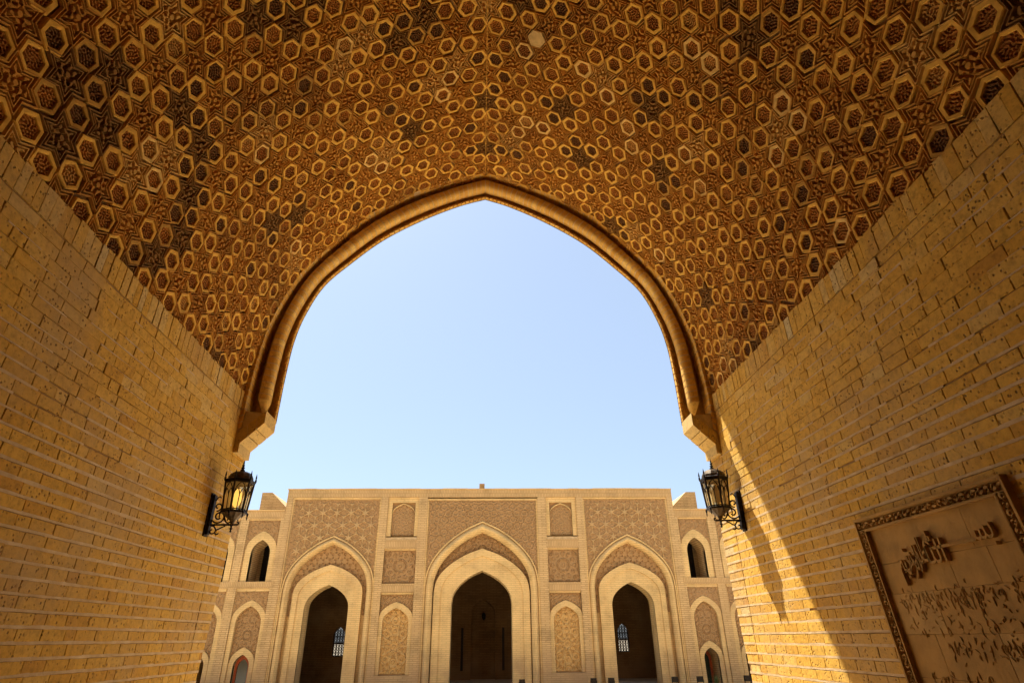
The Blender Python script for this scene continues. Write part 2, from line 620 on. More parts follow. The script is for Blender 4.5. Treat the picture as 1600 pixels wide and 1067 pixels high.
bw = thing('rear_wall', 'plain brick rear wall closing the vaulted hall behind the viewer', 'wall', (0, -4, GROUND))
MB().box(-4.45, 4.45, -4.6, -4.0, GROUND, 8.6).build('wall', m_hall, bw)

# ------------------------------------------------------------------ vault with star and hexagon tiles
vt = thing('brick_vault', 'high pointed barrel vault covered in carved star and hexagon tiles', 'vault', (0, 4, ZS))
half = VC[VC[:, 1] >= ZS - 1e-6]
prof_full = np.vstack([half[::-1] * [-1, 1], half[1:]])
n = len(prof_full)
V = [(x, y, z) for y in (-4, 8.15) for x, z in prof_full]
F = [(i, i + 1, n + i + 1, n + i) for i in range(n - 1)]
b = len(V)
V += [(x, y, z) for y in (-4, 8.15) for x, z in ((-4.45, ZS), (-4.45, 8.6), (4.45, 8.6), (4.45, ZS))]
F += [(b, b + 1, b + 5, b + 4), (b + 1, b + 2, b + 6, b + 5), (b + 2, b + 3, b + 7, b + 6), (0, b, b + 4, n), (n - 1, 2 * n - 1, b + 7, b + 3)]
link('vault_shell', mesh_of('vault_shell', V, F, m_shell, 0.5), vt)

A = 0.51
H = A * math.sqrt(3) / 2
HR = A / (2 * math.sqrt(3))        # hexagon circumradius and star arm side


def tri_grid(step, inside, R):
    m = int(R / step / 0.8) + 3
    pts, idx = [], {}
    for j in range(-m, m + 1):
        for i in range(-2 * m, 2 * m + 1):
            x, y = (i + 0.5 * j) * step, j * step * math.sqrt(3) / 2
            if inside(x, y) > -1e-6:
                idx[(i, j)] = len(pts)
                pts.append((x, y))
    F = []
    for (i, j), a in idx.items():
        b, c, d = idx.get((i + 1, j)), idx.get((i, j + 1)), idx.get((i + 1, j - 1))
        for tri in ((a, b, c), (a, d, b)):
            if None not in tri:
                cx, cy = np.mean([pts[q] for q in tri], axis=0)
                if inside(cx, cy) > 0:
                    F.append(tri)
    return np.array(pts), np.array(F)


N3 = [(math.cos(w), math.sin(w)) for w in (math.pi / 2, math.pi * 7 / 6, math.pi * 11 / 6)]
RIN = A / 4                        # inradius of the two triangles of the hexagram


def star_d(x, y):
    d1 = RIN - max(a * x + b_ * y for a, b_ in N3)
    d2 = RIN - max(-a * x - b_ * y for a, b_ in N3)
    return max(d1, d2)


# hexagon with corners on +-y
H6 = [(math.cos(w), math.sin(w)) for w in [math.pi / 3 * k for k in range(6)]]


def hex_d(x, y, R):
    return R * math.sqrt(3) / 2 - max(a * x + b_ * y for a, b_ in H6)


def sstep(x, a, b):
    t_ = np.clip((x - a) / (b - a), 0, 1)
    return t_ * t_ * (3 - 2 * t_)


DEP = 0.048
sp_, sf_ = tri_grid(HR / 18, star_d, A * .56)
sd_ = np.array([star_d(x, y) for x, y in sp_])
sp_ = sp_[:, ::-1].copy()           # tips along the rows of stars
sf_ = sf_[:, ::-1].copy()


def star_mesh(seed, tint):
    f = waves(seed, 0.054)(sp_[:, 0], sp_[:, 1])
    maze = sstep(f, -.16, .04)
    d = sd_
    h = np.where(d < .019, 1.0, np.where(d < .031, 0.0, np.where(d < .043, .92, np.where(d < .053, .0, .9 * maze))))
    rad = np.hypot(sp_[:, 0], sp_[:, 1])
    h = np.where(rad < .026, 1.0, np.where(rad < .036, .1, h))
    h = np.where(d < .002, 0.45, h)
    z = 0.004 + DEP * h
    return np.column_stack([sp_, z]), sf_, tint


RI = HR * 0.69
hp0, hf_ = tri_grid(RI / 17, lambda x, y: hex_d(y, x, RI), RI * 1.2)
hp_ = hp0[:, ::-1].copy()
hf_ = hf_[:, ::-1].copy()
# rotate so that corners sit on +-y : tri_grid corners lie on +-x, swapping axes puts them on +-y


def infill_mesh(seed, tint):
    f = waves(seed, 0.029)(hp_[:, 0], hp_[:, 1])
    h = sstep(f, -.24, .02)
    return np.column_stack([hp_, 0.002 + .026 * h]), hf_, tint


def ring_mesh(tint, seed):
    r = random.Random(seed)
    Ro, Ri = HR - .0035, RI + .001
    V = []
    J6 = [r.uniform(-.07, .035) for _ in range(6)]
    inn = r.uniform(.88, 1.0)
    K6 = [r.uniform(-.04, .03) for _ in range(6)]
    for R, z in ((Ro, 0), (Ro - .001, .038), (Ro - .009, .047), (Ri + .006, .044), (Ri, .036), (Ri - .001, 0)):
        for k in range(6):
            w = math.pi / 2 + k * math.pi / 3
            q = R * (1 + J6[k]) if R > Ri + .007 else R * inn * (1 + K6[k])
            V.append((q * math.cos(w), q * math.sin(w), z + (r.uniform(-.002, .002) if z else 0)))
    F = [(6 * a + k, 6 * a + (k + 1) % 6, 6 * a + 6 + (k + 1) % 6, 6 * a + 6 + k) for a in range(5) for k in range(6)]
    return np.array(V), F, tint


def frame(u, v, rot):
    x, z, tx, tz = [float(q) for q in vault_pt(v)]
    U, T, N = Vector((0, 1, 0)), Vector((tx, 0, tz)), Vector((tz, 0, -tx))
    c_, s_ = math.cos(rot), math.sin(rot)
    X, Y = U * c_ + T * s_, T * c_ - U * s_
    m = Matrix.Identity(4)
    for k in range(3):
        m[k][0], m[k][1], m[k][2], m[k][3] = X[k], Y[k], N[k], (x, u, z)[k]
    return m


def bend(V, u, v):
    V = np.asarray(V, float)
    x, z, tx, tz = vault_pt(v + V[:, 1])
    return np.column_stack([x + tz * V[:, 2], u + V[:, 0], z - tx * V[:, 2]])


sootf = waves(5, 1.5)
NV = 7
TIERS = {'dark': .10, 'mid': .38, 'warm': .66, 'pale': .9}
star_var = {k: [mesh_of('star_tile', *star_mesh(100 + i, 0)[:2], m_star, tv) for i in range(NV)] for k, tv in TIERS.items()}
ring_var = {k: [mesh_of('hexagon_tile', *ring_mesh(0, i)[:2], m_ring, tv) for i in range(NV)] for k, tv in TIERS.items()}
inf_var = {k: [mesh_of('carved_infill', *infill_mesh(300 + i, 0)[:2], m_infill, tv) for i in range(NV)] for k, tv in TIERS.items()}


def tier(u, v, dark_bias):
    f = float(sootf(np.array([u]), np.array([v]))[0]) + random.gauss(0, .9)
    if f > 1.6 - dark_bias:
        return 'dark'
    if f < -2.0:
        return 'pale'
    return 'warm' if random.random() < .55 else 'mid'


LMAX = float(np.interp(ZS, VC[::-1, 1], VS[::-1]))
stars, hexes = [], []
jm = int(LMAX / H) + 2
for j in range(-jm, jm + 1):
    for i in range(-1, 19):
        u0, v0 = 7.95 - i * A - (j % 2) * A / 2, j * H
        for lst, u, v, kindp in ((stars, u0, v0, 's'), (hexes, u0 + A / 2, v0 + H / 3, 'h'), (hexes, u0 + A, v0 + 2 * H / 3, 'h')):
            ju = u + .030 * math.sin(2.1 * v + 1.3 * u) + random.gauss(0, .007)
            jv = v + (.028 * math.sin(1.9 * u - 1.4 * v) + random.gauss(0, .007) if abs(v) > .3 else 0)
            R = A / 2 if kindp == 's' else HR
            if abs(jv) > LMAX + .17 or ju > D + .08 or ju < -.6:
                continue
            x, z, _, _ = vault_pt(jv)
            px, py, pz = project(np.array([[float(x), ju, float(z)]]))
            vis = pz[0] > .5 and -60 < px[0] < 1660 and -60 < py[0] < 1127
            lst.append((R / pz[0] if vis else -1, ju, jv, random.gauss(0, .07 if kindp == 'h' else .025)))
stars.sort(key=lambda q: -q[0])
hexes.sort(key=lambda q: -q[0])
# the smooth pale hexagon left of the crown is a plain repair
tgt = min(hexes, key=lambda q: (lambda p: (p[0][0] - 828) ** 2 + (p[1][0] - 50) ** 2)(
    project(np.array([[float(vault_pt(q[2])[0]), q[1], float(vault_pt(q[2])[1])]]))))
hexes.remove(tgt)
hexes.insert(0, tgt)
plain_ring = mesh_of('hexagon_tile', *ring_mesh(0, 99)[:2], m_ring, .97)
pl = [(RI * math.cos(math.pi / 2 + k * math.pi / 3), RI * math.sin(math.pi / 2 + k * math.pi / 3), .043) for k in range(6)] + [(0, 0, .049)]
plain_inf = mesh_of('smooth_infill', pl, [(k, (k + 1) % 6, 6) for k in range(6)], m_ring, 1.0)


def add_join(acc, me, m):
    nv = len(me.vertices)
    co = np.empty(nv * 3, np.float32)
    me.vertices.foreach_get('co', co)
    co = co.reshape(-1, 3) @ np.array(m.to_3x3()).T + np.array(m.translation)
    acc.append((co, me))


def flush_join(acc, name, mat):
    Vs, Fs, Ts, b = [], [], [], 0
    for co, me in acc:
        npoly = len(me.polygons)
        k = me.polygons[0].loop_total
        idx = np.empty(len(me.loops), np.int32)
        me.loops.foreach_get('vertex_index', idx)
        tv = np.empty(npoly, np.float32)
        me.attributes['tint'].data.foreach_get('value', tv)
        Vs.append(co)
        Fs.append(idx.reshape(-1, k) + b)
        Ts.append(tv)
        b += len(co)
    if Vs:
        link(name, mesh_of(name, np.vstack(Vs), np.vstack(Fs), mat, np.concatenate(Ts)), vt, None, 'stuff')


acc_r, acc_i, acc_s = [], [], []
inv_vt = WORLD_INV[vt.name]
for q, (w_, u, v, rot) in enumerate(hexes):
    tr_, ti_ = tier(u, v, -.35), tier(u, v, .15)
    mr, mi = random.choice(ring_var[tr_]), random.choice(inf_var[ti_])
    if q == 0:
        mr, mi = plain_ring, plain_inf
    m = frame(u, v, rot + random.choice([0, math.pi]))
    if q < 300 and w_ > 0:
        ring = link('hexagon_tile', mr, vt, m)
        inf = bpy.data.objects.new(mi.name.split('.')[0], mi)
        COL.objects.link(inf)
        inf.parent = ring
        if q == 0:
            ring['label'] = 'plain pale hexagon tile without carving'
    else:
        add_join(acc_r, mr, m)
        add_join(acc_i, mi, m)
for q, (w_, u, v, rot) in enumerate(stars):
    tr_ = tier(u, v, -.05)
    if abs(v) < .3:
        sv, sfc, _ = star_mesh(500 + q, 0)
        link('star_tile', mesh_of('star_tile', bend(sv, u, v), sfc, m_star, TIERS[tr_]), vt)
        continue
    me = random.choice(star_var[tr_])
    m = frame(u, v, rot * .6 + random.choice([0, 1, 2, 3, 4, 5]) * math.pi / 3)
    if q < 285 and w_ > 0:
        link('star_tile', me, vt, m)
    else:
        add_join(acc_s, me, m)
flush_join(acc_r, 'far_hexagon_tiles', m_ring)
flush_join(acc_i, 'far_carved_infill', m_infill)
flush_join(acc_s, 'far_star_tiles', m_star)
sm = MB()
y = 0.2
while y < 8.0:
    L = random.uniform(.05, .11)
    zr = 7.72 - .052
    w_ = random.uniform(.010, .018)
    sm.add([(-w_, y, zr + .015), (w_, y, zr + .015), (w_, y + L, zr + .015), (-w_, y + L, zr + .015), (0, y + .01, zr - .006), (0, y + L - .01, zr - .006)],
           [(0, 4, 5, 3), (1, 2, 5, 4), (0, 1, 4), (3, 5, 2)], random.uniform(.3, .8))
    y += L + .004
sm.build('ridge_seam', m_ring, vt, kind='stuff')

# ------------------------------------------------------------------ moulded arch at the mouth of the vault
ar = thing('moulded_arch', 'pointed brick arch with round moulding framing the view of the sky', 'arch', (0, 8.3, 2.4))
OUT = [(0, 7.715), (.62, 7.485), (1.40, 7.10), (2.05, 6.63), (2.60, 6.01), (2.97, 5.48), (3.22, 4.91), (3.39, 4.29), (3.45, 3.73), (3.475, 3.25), (3.48, 2.70)]
INN = [(0, 7.415), (.483, 7.235), (1.134, 6.89), (1.80, 6.43), (2.33, 5.905), (2.74, 5.41), (2.975, 4.83), (3.08, 4.315), (3.115, 3.725), (3.125, 3.26), (3.13, 2.94)]
oc, ic = smooth_curve(OUT, 20), smooth_curve(INN, 20)


def resample(C, k):
    s_ = np.concatenate([[0], np.cumsum(np.linalg.norm(np.diff(C, axis=0), axis=1))])
    q = np.linspace(0, s_[-1], k)
    return np.column_stack([np.interp(q, s_, C[:, 0]), np.interp(q, s_, C[:, 1])]), s_[-1]


NS = 66                                    # bricks per side
_, ol = resample(oc, 10)
par = np.linspace(0, len(oc) - 1, 2000)
so_ = np.concatenate([[0], np.cumsum(np.linalg.norm(np.diff(oc, axis=0), axis=1))])
pidx = np.interp(np.linspace(0, so_[-1], NS + 1), so_, np.arange(len(oc)))


def arch_xy(p, f):
    """point of the section at curve index p and inward fraction f"""
    k = np.arange(len(oc))
    o = np.array([np.interp(p, k, oc[:, 0]), np.interp(p, k, oc[:, 1])])
    i = np.array([np.interp(p, k, ic[:, 0]), np.interp(p, k, ic[:, 1])])
    return o + (i - o) * f


def sweep(sec, p0, p1, side, steps=1, wob=0.0, gap=0.0):
    ps = np.linspace(p0 + gap, p1 - gap, steps + 1)
    V, F = [], []
    m = len(sec)
    for p in ps:
        for yy, f in sec:
            x, z = arch_xy(p, f + wob)
            V.append((side * x, yy, z))
    for a in range(steps):
        for b_ in range(m - 1):
            q = (a * m + b_, a * m + b_ + 1, (a + 1) * m + b_ + 1, (a + 1) * m + b_)
            F.append(q if side < 0 else tuple(reversed(q)))
    if gap:
        F.append(tuple(range(m)))
        F.append(tuple(range(len(V) - 1, len(V) - m - 1, -1)))
    return V, F


SEC_BAND = [(8.30, -.02), (8.045, -.08), (8.045, .09), (8.055, .11), (8.155, .11), (8.163, .10), (8.30, .08)]
tor = [(8.170 + .270 * q - .055 * math.sin(math.pi * q), .40 + .29 * q + .22 * math.sin(math.pi * q)) for q in np.linspace(0, 1, 12)]
SEC_TOR = [(8.36, .36)] + tor + [(8.44, .50)]
SEC_EDGE = [(8.50, .80), (8.438, .92), (8.442, .985), (8.50, .995)]
for side in (-1, 1):
    for k in range(NS):
        p0, p1 = pidx[k], pidx[k + 1]
        gp = (p1 - p0) * .10
        for nm, sec, amp in (('band_brick', SEC_BAND, .007), ('torus_brick', SEC_TOR, .0025), ('edge_brick', SEC_EDGE, .005)):
            pe0, pe1 = p0, p1
            if nm == 'torus_brick' and k >= NS - 5:
                continue
            V, F = sweep(sec, pe0, pe1, side, 2, random.gauss(0, amp), gp)
            link(nm, mesh_of(nm, V, F, m_mould, min(max(random.gauss(.5, .26), 0), 1)), ar)
    for nm, sec in (('outer_groove', [(8.10, -.02), (8.17, -.02), (8.33, -.02), (8.36, .02), (8.36, .50)]), ('inner_groove', [(8.36, .50), (8.485, .56), (8.49, .95), (8.51, .97)])):
        V, F = sweep(sec, pidx[0], pidx[-1], side, 120)
        link(nm, mesh_of(nm, V, F, m_mould, .3), ar)
    V, F = sweep([(yy + .004, f - .012) for yy, f in SEC_TOR], pidx[0], pidx[NS - 5], side, 120)
    link('torus_mortar', mesh_of('torus_mortar', V, F, m_mortar, .3), ar)
    V, F = sweep([(yy + .003, f - .015) for yy, f in SEC_BAND], pidx[0], pidx[-1], side, 120)
    link('band_mortar', mesh_of('band_mortar', V, F, m_mortar, .3), ar)
    # tip where the round moulding dies into the corbel
    V, F = sweep(SEC_TOR, pidx[NS - 5], pidx[NS - 3], side, 1, 0, .01)
    k6 = len(SEC_TOR)
    for a in range(k6):
        x, y, z = V[k6 + a]
        V[k6 + a] = (side * 3.27 + (x - side * 3.27) * .08, 8.36 + (y - 8.36) * .10, z - .06)
    link('torus_tip', mesh_of('torus_tip', V, F, m_mould, .7), ar)
    # corbel of three cut bricks and a foot block
    lo = [(3.135, 2.80), (3.425, 2.50)]
    hi = [(3.135, 2.985), (3.49, 2.66)]
    for a, b_ in ((0, .312), (.345, .645), (.678, 1.0)):
        pts = [(lo[0][0] + (lo[1][0] - lo[0][0]) * q, lo[0][1] + (lo[1][1] - lo[0][1]) * q) for q in (a, b_)]
        pts += [(hi[0][0] + (hi[1][0] - hi[0][0]) * q, hi[0][1] + (hi[1][1] - hi[0][1]) * q) for q in (b_, a)]
        MB().prism_y([(side * x, z) for x, z in pts], 8.065, 8.51, random.uniform(.8, .97)).build('corbel_brick', m_brick, ar)
    MB().prism_y([(side * x, z) for x, z in ((3.425, 2.497), (3.425, 2.37), (3.60, 2.37), (3.60, 2.66), (3.492, 2.655))], 8.07, 8.505, .9).build('corbel_foot', m_brick, ar)
    MB().prism_y([(side * x, z) for x, z in ((3.14, 2.95), (3.14, 2.83), (3.43, 2.53), (3.6, 2.53), (3.6, 3.0))], 8.072, 8.50, .5).build('corbel_core', m_mortar, ar)

# ------------------------------------------------------------------ front of the gate building (out of view; outer arch shaped to shade the right wall)
gt = thing('gate_front', 'outer brick front of the gate hall around the arch, facing the court', 'building', (0, 9.4, GROUND))


def arch_wall(x0, x1, z0, z1, curve, y):
    """flat wall in the plane y with an arched opening; curve runs from springing to springing"""
    V, F = [], []

    def quad(a, b_, c_, d_):
        k = len(V)
        V.extend([(p[0], y, p[1]) for p in (a, b_, c_, d_)])
        F.append((k, k + 1, k + 2, k + 3))
    xl, xr = curve[0][0], curve[-1][0]
    if x0 < xl:
        quad((x0, z0), (xl, z0), (xl, z1), (x0, z1))
    if xr < x1:
        quad((xr, z0), (x1, z0), (x1, z1), (xr, z1))
    for a, b_ in zip(curve[:-1], curve[1:]):
        if abs(b_[0] - a[0]) > 1e-6:
            quad(a, b_, (b_[0], z1), (a[0], z1))
    return V, F


inner_full = [(-x, z) for x, z in ic[::-1]] + [(x, z) for x, z in ic[1:]]
V, F = arch_wall(-4.6, 4.6, 2.94, 9.4, inner_full, 8.515)
link('inner_face', mesh_of('inner_face', V, F, m_fac, .5), gt)
OUTER = [(0, 8.88), (.37, 8.67), (1.2, 8.16), (1.98, 7.67), (2.6, 7.15), (3.2, 6.50), (3.7, 5.75), (4.02, 5.0), (4.2, 4.0), (4.3, 3.0)]  # unseen curve, shaped so its shadow edge crosses the right wall
ou = smooth_curve(OUTER, 6)
of = [(-4.3, GROUND)] + [(-x, z) for x, z in ou[::-1]] + [(x, z) for x, z in ou[1:]] + [(4.3, GROUND)]
V, F = [], []
for a, b_ in zip(of[:-1], of[1:]):
    k = len(V)
    V += [(a[0], 8.5, a[1]), (b_[0], 8.5, b_[1]), (b_[0], 9.9, b_[1]), (a[0], 9.9, a[1])]
    F.append((k, k + 1, k + 2, k + 3))
link('outer_soffit', mesh_of('outer_soffit', V, F, m_fac, .5), gt)
V, F = arch_wall(-8, 8, GROUND, 10.2, of, 9.9)
link('outer_face', mesh_of('outer_face', V, F, m_fac, .5), gt)
MB().box(-8, 8, 8.2, 9.95, 10.2, 10.5).build('parapet', m_fac, gt)
MB().box(-8, 8, 8.2, 8.22, 9.4, 10.2).box(-8, -4.46, -4, 8.5, GROUND, 8.6).box(4.46, 8, -4, 8.5, GROUND, 8.6).box(-22, -8, 9.0, 9.7, GROUND, 6.5).box(8, 22, 9.0, 9.7, GROUND, 6.5).build('side_mass', m_fac, gt)

# ------------------------------------------------------------------ courtyard building
FX, FY = 0.0745, 31.0
bd = thing('madrasa_building', 'long two storey buff brick building with three tall arched portals across the court', 'building', (FX, FY, GROUND))
APROF = smooth_curve([(0, 1), (.34, .855), (.64, .655), (.85, .44), (.96, .23), (1, 0)], 5)


def arch(cx, hw, zs, za, base=None):
    L = [(cx - hw * x, zs + (za - zs) * z) for x, z in APROF[::-1]]
    R = [(cx + hw * x, zs + (za - zs) * z) for x, z in APROF[1:]]
    P = L + R
    return ([(cx - hw, base)] + P + [(cx + hw, base)]) if base is not None else P


def arch_z(cx, hw, zs, za):
    P = np.array(arch(cx, hw, zs, za))
    return lambda x: np.where(np.abs(x - cx) <= hw, np.interp(x, P[:, 0], P[:, 1]), -99)


def fx(V):
    return [(x + FX, y, z) for x, y, z in V]


def fbox(name, x0, x1, z0, z1, y0, y1, mat, parent=None, tint=.5):
    m_ = MB().box(x0 + FX, x1 + FX, y0, y1, z0, z1, tint)
    return m_.build(name, mat, parent or bd)


def arch_band(name, o, i, y0, y1, mat, parent=None, round_=False, yb=None):
    """band between two arches given as point lists of equal length"""
    V, F = [], []
    if round_:
        sec = [(q, y0 + (y1 - y0) * (1 - math.sin(math.pi * q))) for q in np.linspace(0, 1, 7)]
        sec = [(0, yb)] + sec + [(1, yb)]
    else:
        sec = [(0, y1), (0, y0), (1, y0), (1, y1)]
    m = len(sec)
    for a, b_ in zip(o, i):
        for q, yy in sec:
            V.append((a[0] + (b_[0] - a[0]) * q + FX, yy, a[1] + (b_[1] - a[1]) * q))
    for k in range(len(o) - 1):
        for j in range(m - 1):
            F.append((k * m + j, (k + 1) * m + j, (k + 1) * m + j + 1, k * m + j + 1))
    return link(name, mesh_of(name, V, F, mat, .5), parent or bd)


def relief(name, x0, x1, z0, z1, y, fn, mask, mat, parent=None, cell=.04, depth=.06, up=True):
    nx, nz = max(int((x1 - x0) / cell), 2), max(int((z1 - z0) / cell), 2)
    X, Z = np.meshgrid(np.linspace(x0, x1, nx + 1), np.linspace(z0, z1, nz + 1))
    h = np.clip(fn(X.ravel(), Z.ravel()), 0, 1)
    V = np.column_stack([X.ravel() + FX, y - depth * h, Z.ravel()])
    i, j = np.meshgrid(np.arange(nx), np.arange(nz))
    a = (j * (nx + 1) + i).ravel()
    F = np.column_stack([a, a + 1, a + nx + 2, a + nx + 1])
    cx, cz = (X[:-1, :-1] + X[1:, 1:]).ravel() / 2, (Z[:-1, :-1] + Z[1:, 1:]).ravel() / 2
    k = mask(cx, cz) if mask is not None else np.ones(len(F), bool)
    F = F[k]
    used = np.unique(F)
    re = np.full(len(V), -1)
    re[used] = np.arange(len(used))
    tint = h[F].mean(1)
    return link(name, mesh_of(name, V[used], re[F], mat, tint), parent or bd)


def lattice(x, z, sp_a, sp_b=None, off=0.5):
    """distance to, and angle about, the nearest node of a staggered lattice"""
    sp_b = sp_b or sp_a * .866
    best = np.full(x.shape, 9.0)
    ang = np.zeros(x.shape)
    r0 = np.floor(z / sp_b)
    for dr in (0, 1):
        r = r0 + dr
        sh = (r % 2) * off * sp_a
        cx = np.round((x - sh) / sp_a) * sp_a + sh
        d = np.hypot(x - cx, z - r * sp_b)
        a = np.arctan2(z - r * sp_b, x - cx)
        k = d < best
        best, ang = np.where(k, d, best), np.where(k, a, ang)
    return best, ang


def fn_stars(sp_a, ox=0, oz=0):
    w2 = waves(77, .16)

    def f(x, z):
        d, a = lattice(x - ox, z - oz, sp_a)
        d2, a2 = lattice(x - ox - sp_a / 2, z - oz - sp_a * .289, sp_a)
        small = d2 < .125 * (1 + .5 * np.cos(3 * a2))
        return np.where(small, .8, .12 * (w2(x, z) > .1))
    return f


def fn_rings(sp_a, ox, oz, r=.12, wd=.035):
    w2 = waves(78, .13)

    def f(x, z):
        d, a = lattice(x - ox, z - oz, sp_a, sp_a * .80)
        return np.where(np.abs(d - r) < wd, .95, np.where(d < r, .1, .62 * (w2(x, z) > 0)))
    return f


def fn_maze(seed, lam, ros=()):
    w2 = waves(seed, lam)

    def f(x, z):
        h = 1.0 * (w2(x, z) > 0)
        for cx, cz, r in ros:
            d = np.hypot(x - cx, z - cz)
            h = np.where(np.abs(d - r) < .04, 1, np.where(np.abs(d - r * .45) < .03, .2, h))
        return h
    return f


def fn_girih(lam, n, cx, cz, c=.55, wd=.42):
    def f(x, z):
        g = sum(np.cos(2 * np.pi / lam * ((x - cx) * math.cos(math.pi * k / n) + (z - cz) * math.sin(math.pi * k / n))) for k in range(n)) / math.sqrt(n / 2)
        return np.where(np.abs(g - c) < wd, 1.0, np.where(g > c + wd + .7, .7, 0.0))
    return f


def fn_dots(sp_a, ox, oz):
    def f(x, z):
        d, a = lattice(x - ox, z - oz, sp_a)
        d2, _ = lattice(x - ox - sp_a / 2, z - oz - sp_a * .289, sp_a)
        return np.where(d < .065, 0, np.where(d2 < .042, 0, .9))
    return f


ROOF = 7.10
# --- central block: parapet, strips and bands
fbox('parapet', -10.18, 10.18, 6.70, ROOF, 31.0, 31.9, m_fac_v)
x = -10.22
while x < 10.2:
    x2 = min(x + random.uniform(.55, .95), 10.22)
    fbox('coping_stone', x, x2 - .008, ROOF + .002, ROOF + .045 + random.uniform(-.008, .016), 30.97 + random.uniform(-.01, .01), 31.95, m_arch)
    x = x2
fbox('block_body', -10.18, 10.18, 4.9, 6.69, 31.62, 40, m_fac)
for sd in (-1, 1):
    def X(a, b_):
        return sorted((sd * a, sd * b_))
    fbox('corner_strip', *X(9.88, 10.18), GROUND, 6.698, 31.0, 31.6, m_fac)
    fbox('side_face', *X(10.10, 10.175), GROUND, 6.698, 31.602, 40, m_fac)
    fbox('pier_strip', *X(4.95, 5.30), GROUND, 6.698, 31.0, 31.6, m_fac)
    fbox('pier_strip', *X(2.90, 3.34), GROUND, 6.698, 31.0, 31.6, m_fac)
    fbox('pier_band', *X(3.342, 4.948), 4.13, 4.56, 31.0, 31.6, m_fac_v)
    fbox('pier_band', *X(3.342, 4.948), 2.09, 2.49, 31.0, 31.6, m_fac_v)
    fbox('pier_band', *X(3.342, 4.948), GROUND, -1.45, 31.0, 31.6, m_fac)
    fbox('pier_back', *X(3.342, 4.948), -1.45, 6.698, 31.34, 31.6, m_fac)
    # upper blind window with its sill and arched hood
    c0 = sd * 4.13
    uw = fbox('blind_window', *X(3.53, 4.72), 4.80, 6.44, 31.25, 31.335, m_rel)
    pw = arch(c0, .585, 5.85, 6.36)
    V, F = arch_wall(c0 - .60, c0 + .60, 4.80, 6.44, [(c0 - .585, 4.80)] + pw + [(c0 + .585, 4.80)], 31.17)
    arch_band('hood', [(p[0], p[1] + .05) for p in pw], pw, 31.13, 31.25, m_arch, uw)
    for a, b_, z0, z1, nm in ((3.345, 3.525, 4.74, 6.60, 'jamb'), (4.725, 4.945, 4.74, 6.60, 'jamb'), (3.526, 4.724, 6.44, 6.60, 'head')):
        fbox('window_' + nm, *X(a, b_), z0, z1, 31.09, 31.33, m_arch, uw)
    fbox('window_sill', *X(3.345, 4.945), 4.565, 4.68, 31.02, 31.335, m_mortar, uw)
    relief('carved_panel', c0 - .58, c0 + .58, 4.80, 6.40, 31.245, fn_rings(.34, c0, 4.9, .10, .03), lambda x, z, g=arch_z(c0, .585, 5.85, 6.36): z < g(x), m_rel, uw, .035, .04)
    fbox('lintel', *X(3.345, 4.945), 6.602, 6.696, 31.06, 31.33, m_arch)
    # square panel with rosettes
    pn = fbox('rosette_panel', *X(3.345, 4.945), 2.495, 4.125, 31.20, 31.335, m_rel)
    relief('carving', c0 - .78, c0 + .78, 2.55, 4.05, 31.195, fn_girih(.26, 6, c0, 3.3), None, m_rel, pn, .035, .05)
    fbox('panel_lintel', *X(3.345, 4.945), 4.055, 4.122, 31.08, 31.195, m_arch, pn)
    # tall blind niche of carved clay
    nc = sd * 4.15
    nb = fbox('carved_niche', *X(3.345, 4.945), -1.445, 2.085, 31.26, 31.335, m_rel)
    relief('niche_carving', nc - .62, nc + .62, -1.38, 1.42, 31.25, fn_girih(.205, 5, nc, -.25),
           lambda x, z, g=arch_z(nc, .62, .80, 1.40): z < g(x), m_rel2, nb, .025, .06)
    arch_band('niche_arch', arch(nc, .80, .98, 1.67, -1.44), arch(nc, .62, .80, 1.40, -1.44), 31.08, 31.25, m_arch, nb)
    relief('niche_spandrel', nc - .78, nc + .78, .9, 2.0, 31.2, fn_rings(.3, nc, 1.0, .09, .03), lambda x, z, g=arch_z(nc, .80, .98, 1.67): z > g(x), m_rel, nb, .035, .05)
    fbox('niche_lintel', *X(3.36, 4.93), 2.005, 2.083, 31.06, 31.2, m_arch, nb)


